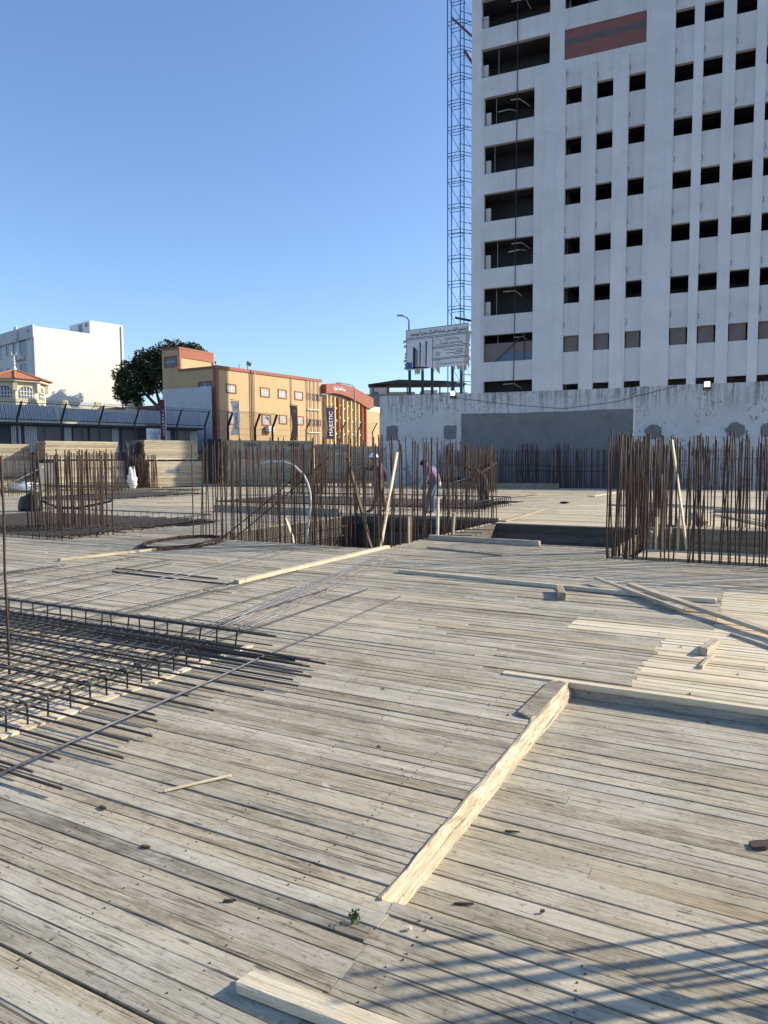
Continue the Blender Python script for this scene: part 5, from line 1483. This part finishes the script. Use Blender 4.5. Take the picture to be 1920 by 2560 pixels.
    def cap(name, m, rx, h0, brim=0.0):
        mb = MB(); n_, k_ = 7, 14
        for i in range(n_+1):
            u = (math.pi/2)*i/n_
            for j in range(k_):
                a = 2*math.pi*j/k_
                v = face*(math.cos(a)*math.cos(u)*rx*1.12)+side*(math.sin(a)*math.cos(u)*rx)+ax*(math.sin(u)*rx*1.0+h0)
                mb.v.append(tuple(hd+v))
        for i in range(n_):
            for j in range(k_): mb.f.append((i*k_+j, i*k_+(j+1) % k_, (i+1)*k_+(j+1) % k_, (i+1)*k_+j))
        if brim:
            b0 = len(mb.v)
            for j in range(k_):
                a = 2*math.pi*j/k_; f_ = 1.12+brim*(1.6 if math.cos(a) > .3 else .5)
                mb.v.append(tuple(hd+face*(math.cos(a)*rx*f_)+side*(math.sin(a)*rx*(1+brim*.5))+ax*(h0-.012)))
            for j in range(k_): mb.f.append((j, b0+j, b0+(j+1) % k_, (j+1) % k_))
        mb.build(name, M[m], root, smooth=True)
    if helmet: cap('helmet', 'helmet', .128, .035, .18)
    else: cap('hair', 'hair', .108, .015)
    return root
person('worker in white helmet, dark plum shirt and olive trousers reaching left over the bars', (-10.33, 18.66, 0.0),
       dict(pelvis=(.24, 0, .93), waist=(.23, 0, 1.08), chest=(.17, 0, 1.33), neck=(.11, 0, 1.50), head=(.06, 0, 1.64), crown=(.055, 0, 1.75),
            lsh=(.12, -.20, 1.42), lel=(-.02, -.26, 1.30), lwr=(-.20, -.22, 1.36), lhand=(-.27, -.20, 1.37),
            rsh=(.26, .18, 1.42), rel=(.40, .16, 1.18), rwr=(.42, .12, .96), rhand=(.42, .10, .89),
            lhip=(.22, -.11, .86), lkn=(.16, -.13, .48), lan=(-.02, -.14, .085), ltoe=(-.17, -.15, .04),
            rhip=(.27, .11, .86), rkn=(.32, .13, .48), ran=(.44, .14, .085), rtoe=(.30, .14, .04)),
       {'shirt': 'shirt1', 'pants': 'pants1', 'face': (-1, -.2, -.1), 'fore': 'shirt'}, True)
person('worker bending over in violet shirt and faded jeans, right of the helmeted worker', (-8.63, 18.86, 0.0),
       dict(pelvis=(.22, 0, .90), waist=(.27, 0, 1.06), chest=(.12, -.02, 1.28), neck=(.02, -.03, 1.38), head=(-.06, -.05, 1.46), crown=(-.11, -.05, 1.55),
            lsh=(.05, -.19, 1.30), lel=(.0, -.27, 1.05), lwr=(-.08, -.25, .86), lhand=(-.11, -.24, .79),
            rsh=(.20, .16, 1.32), rel=(.34, .16, 1.12), rwr=(.40, .10, .96), rhand=(.41, .08, .89),
            lhip=(.19, -.10, .84), lkn=(.06, -.12, .50), lan=(.04, -.13, .085), ltoe=(-.10, -.14, .04),
            rhip=(.23, .10, .84), rkn=(.18, .12, .50), ran=(.20, .13, .085), rtoe=(.06, .13, .04)),
       {'shirt': 'shirt2', 'pants': 'pants2', 'face': (-1, -.2, -.6), 'rhand': 'glove'}, False)
person('stooping worker in dark maroon clothes holding a rod, right of the bending worker', (-8.15, 21.6, 0.0),
       dict(pelvis=(.30, 0, .92), waist=(.22, 0, 1.05), chest=(.02, 0, 1.20), neck=(-.12, -.02, 1.27), head=(-.24, -.03, 1.31), crown=(-.33, -.03, 1.36),
            lsh=(-.02, -.18, 1.22), lel=(-.14, -.26, .98), lwr=(-.30, -.24, .88), lhand=(-.36, -.23, .87),
            rsh=(.08, .17, 1.22), rel=(.26, .10, 1.35), rwr=(.45, .0, 1.42), rhand=(.51, -.02, 1.43),
            lhip=(.28, -.11, .86), lkn=(.18, -.12, .48), lan=(.24, -.13, .085), ltoe=(.10, -.14, .04),
            rhip=(.33, .11, .86), rkn=(.36, .12, .48), ran=(.46, .13, .085), rtoe=(.32, .13, .04)),
       {'shirt': 'shirt3', 'pants': 'pants3', 'face': (-.6, -.2, -1), 'fore': 'shirt'}, False)
r_ = MB().tube([(-8.9, 21.2, .80), (-8.1, 21.75, 1.10), (-7.55, 21.95, 1.47)], .014, 6).build('rod', M['white_pipe'])
tag(r_, 'pale slanting rod held by the stooping worker', 'rod')
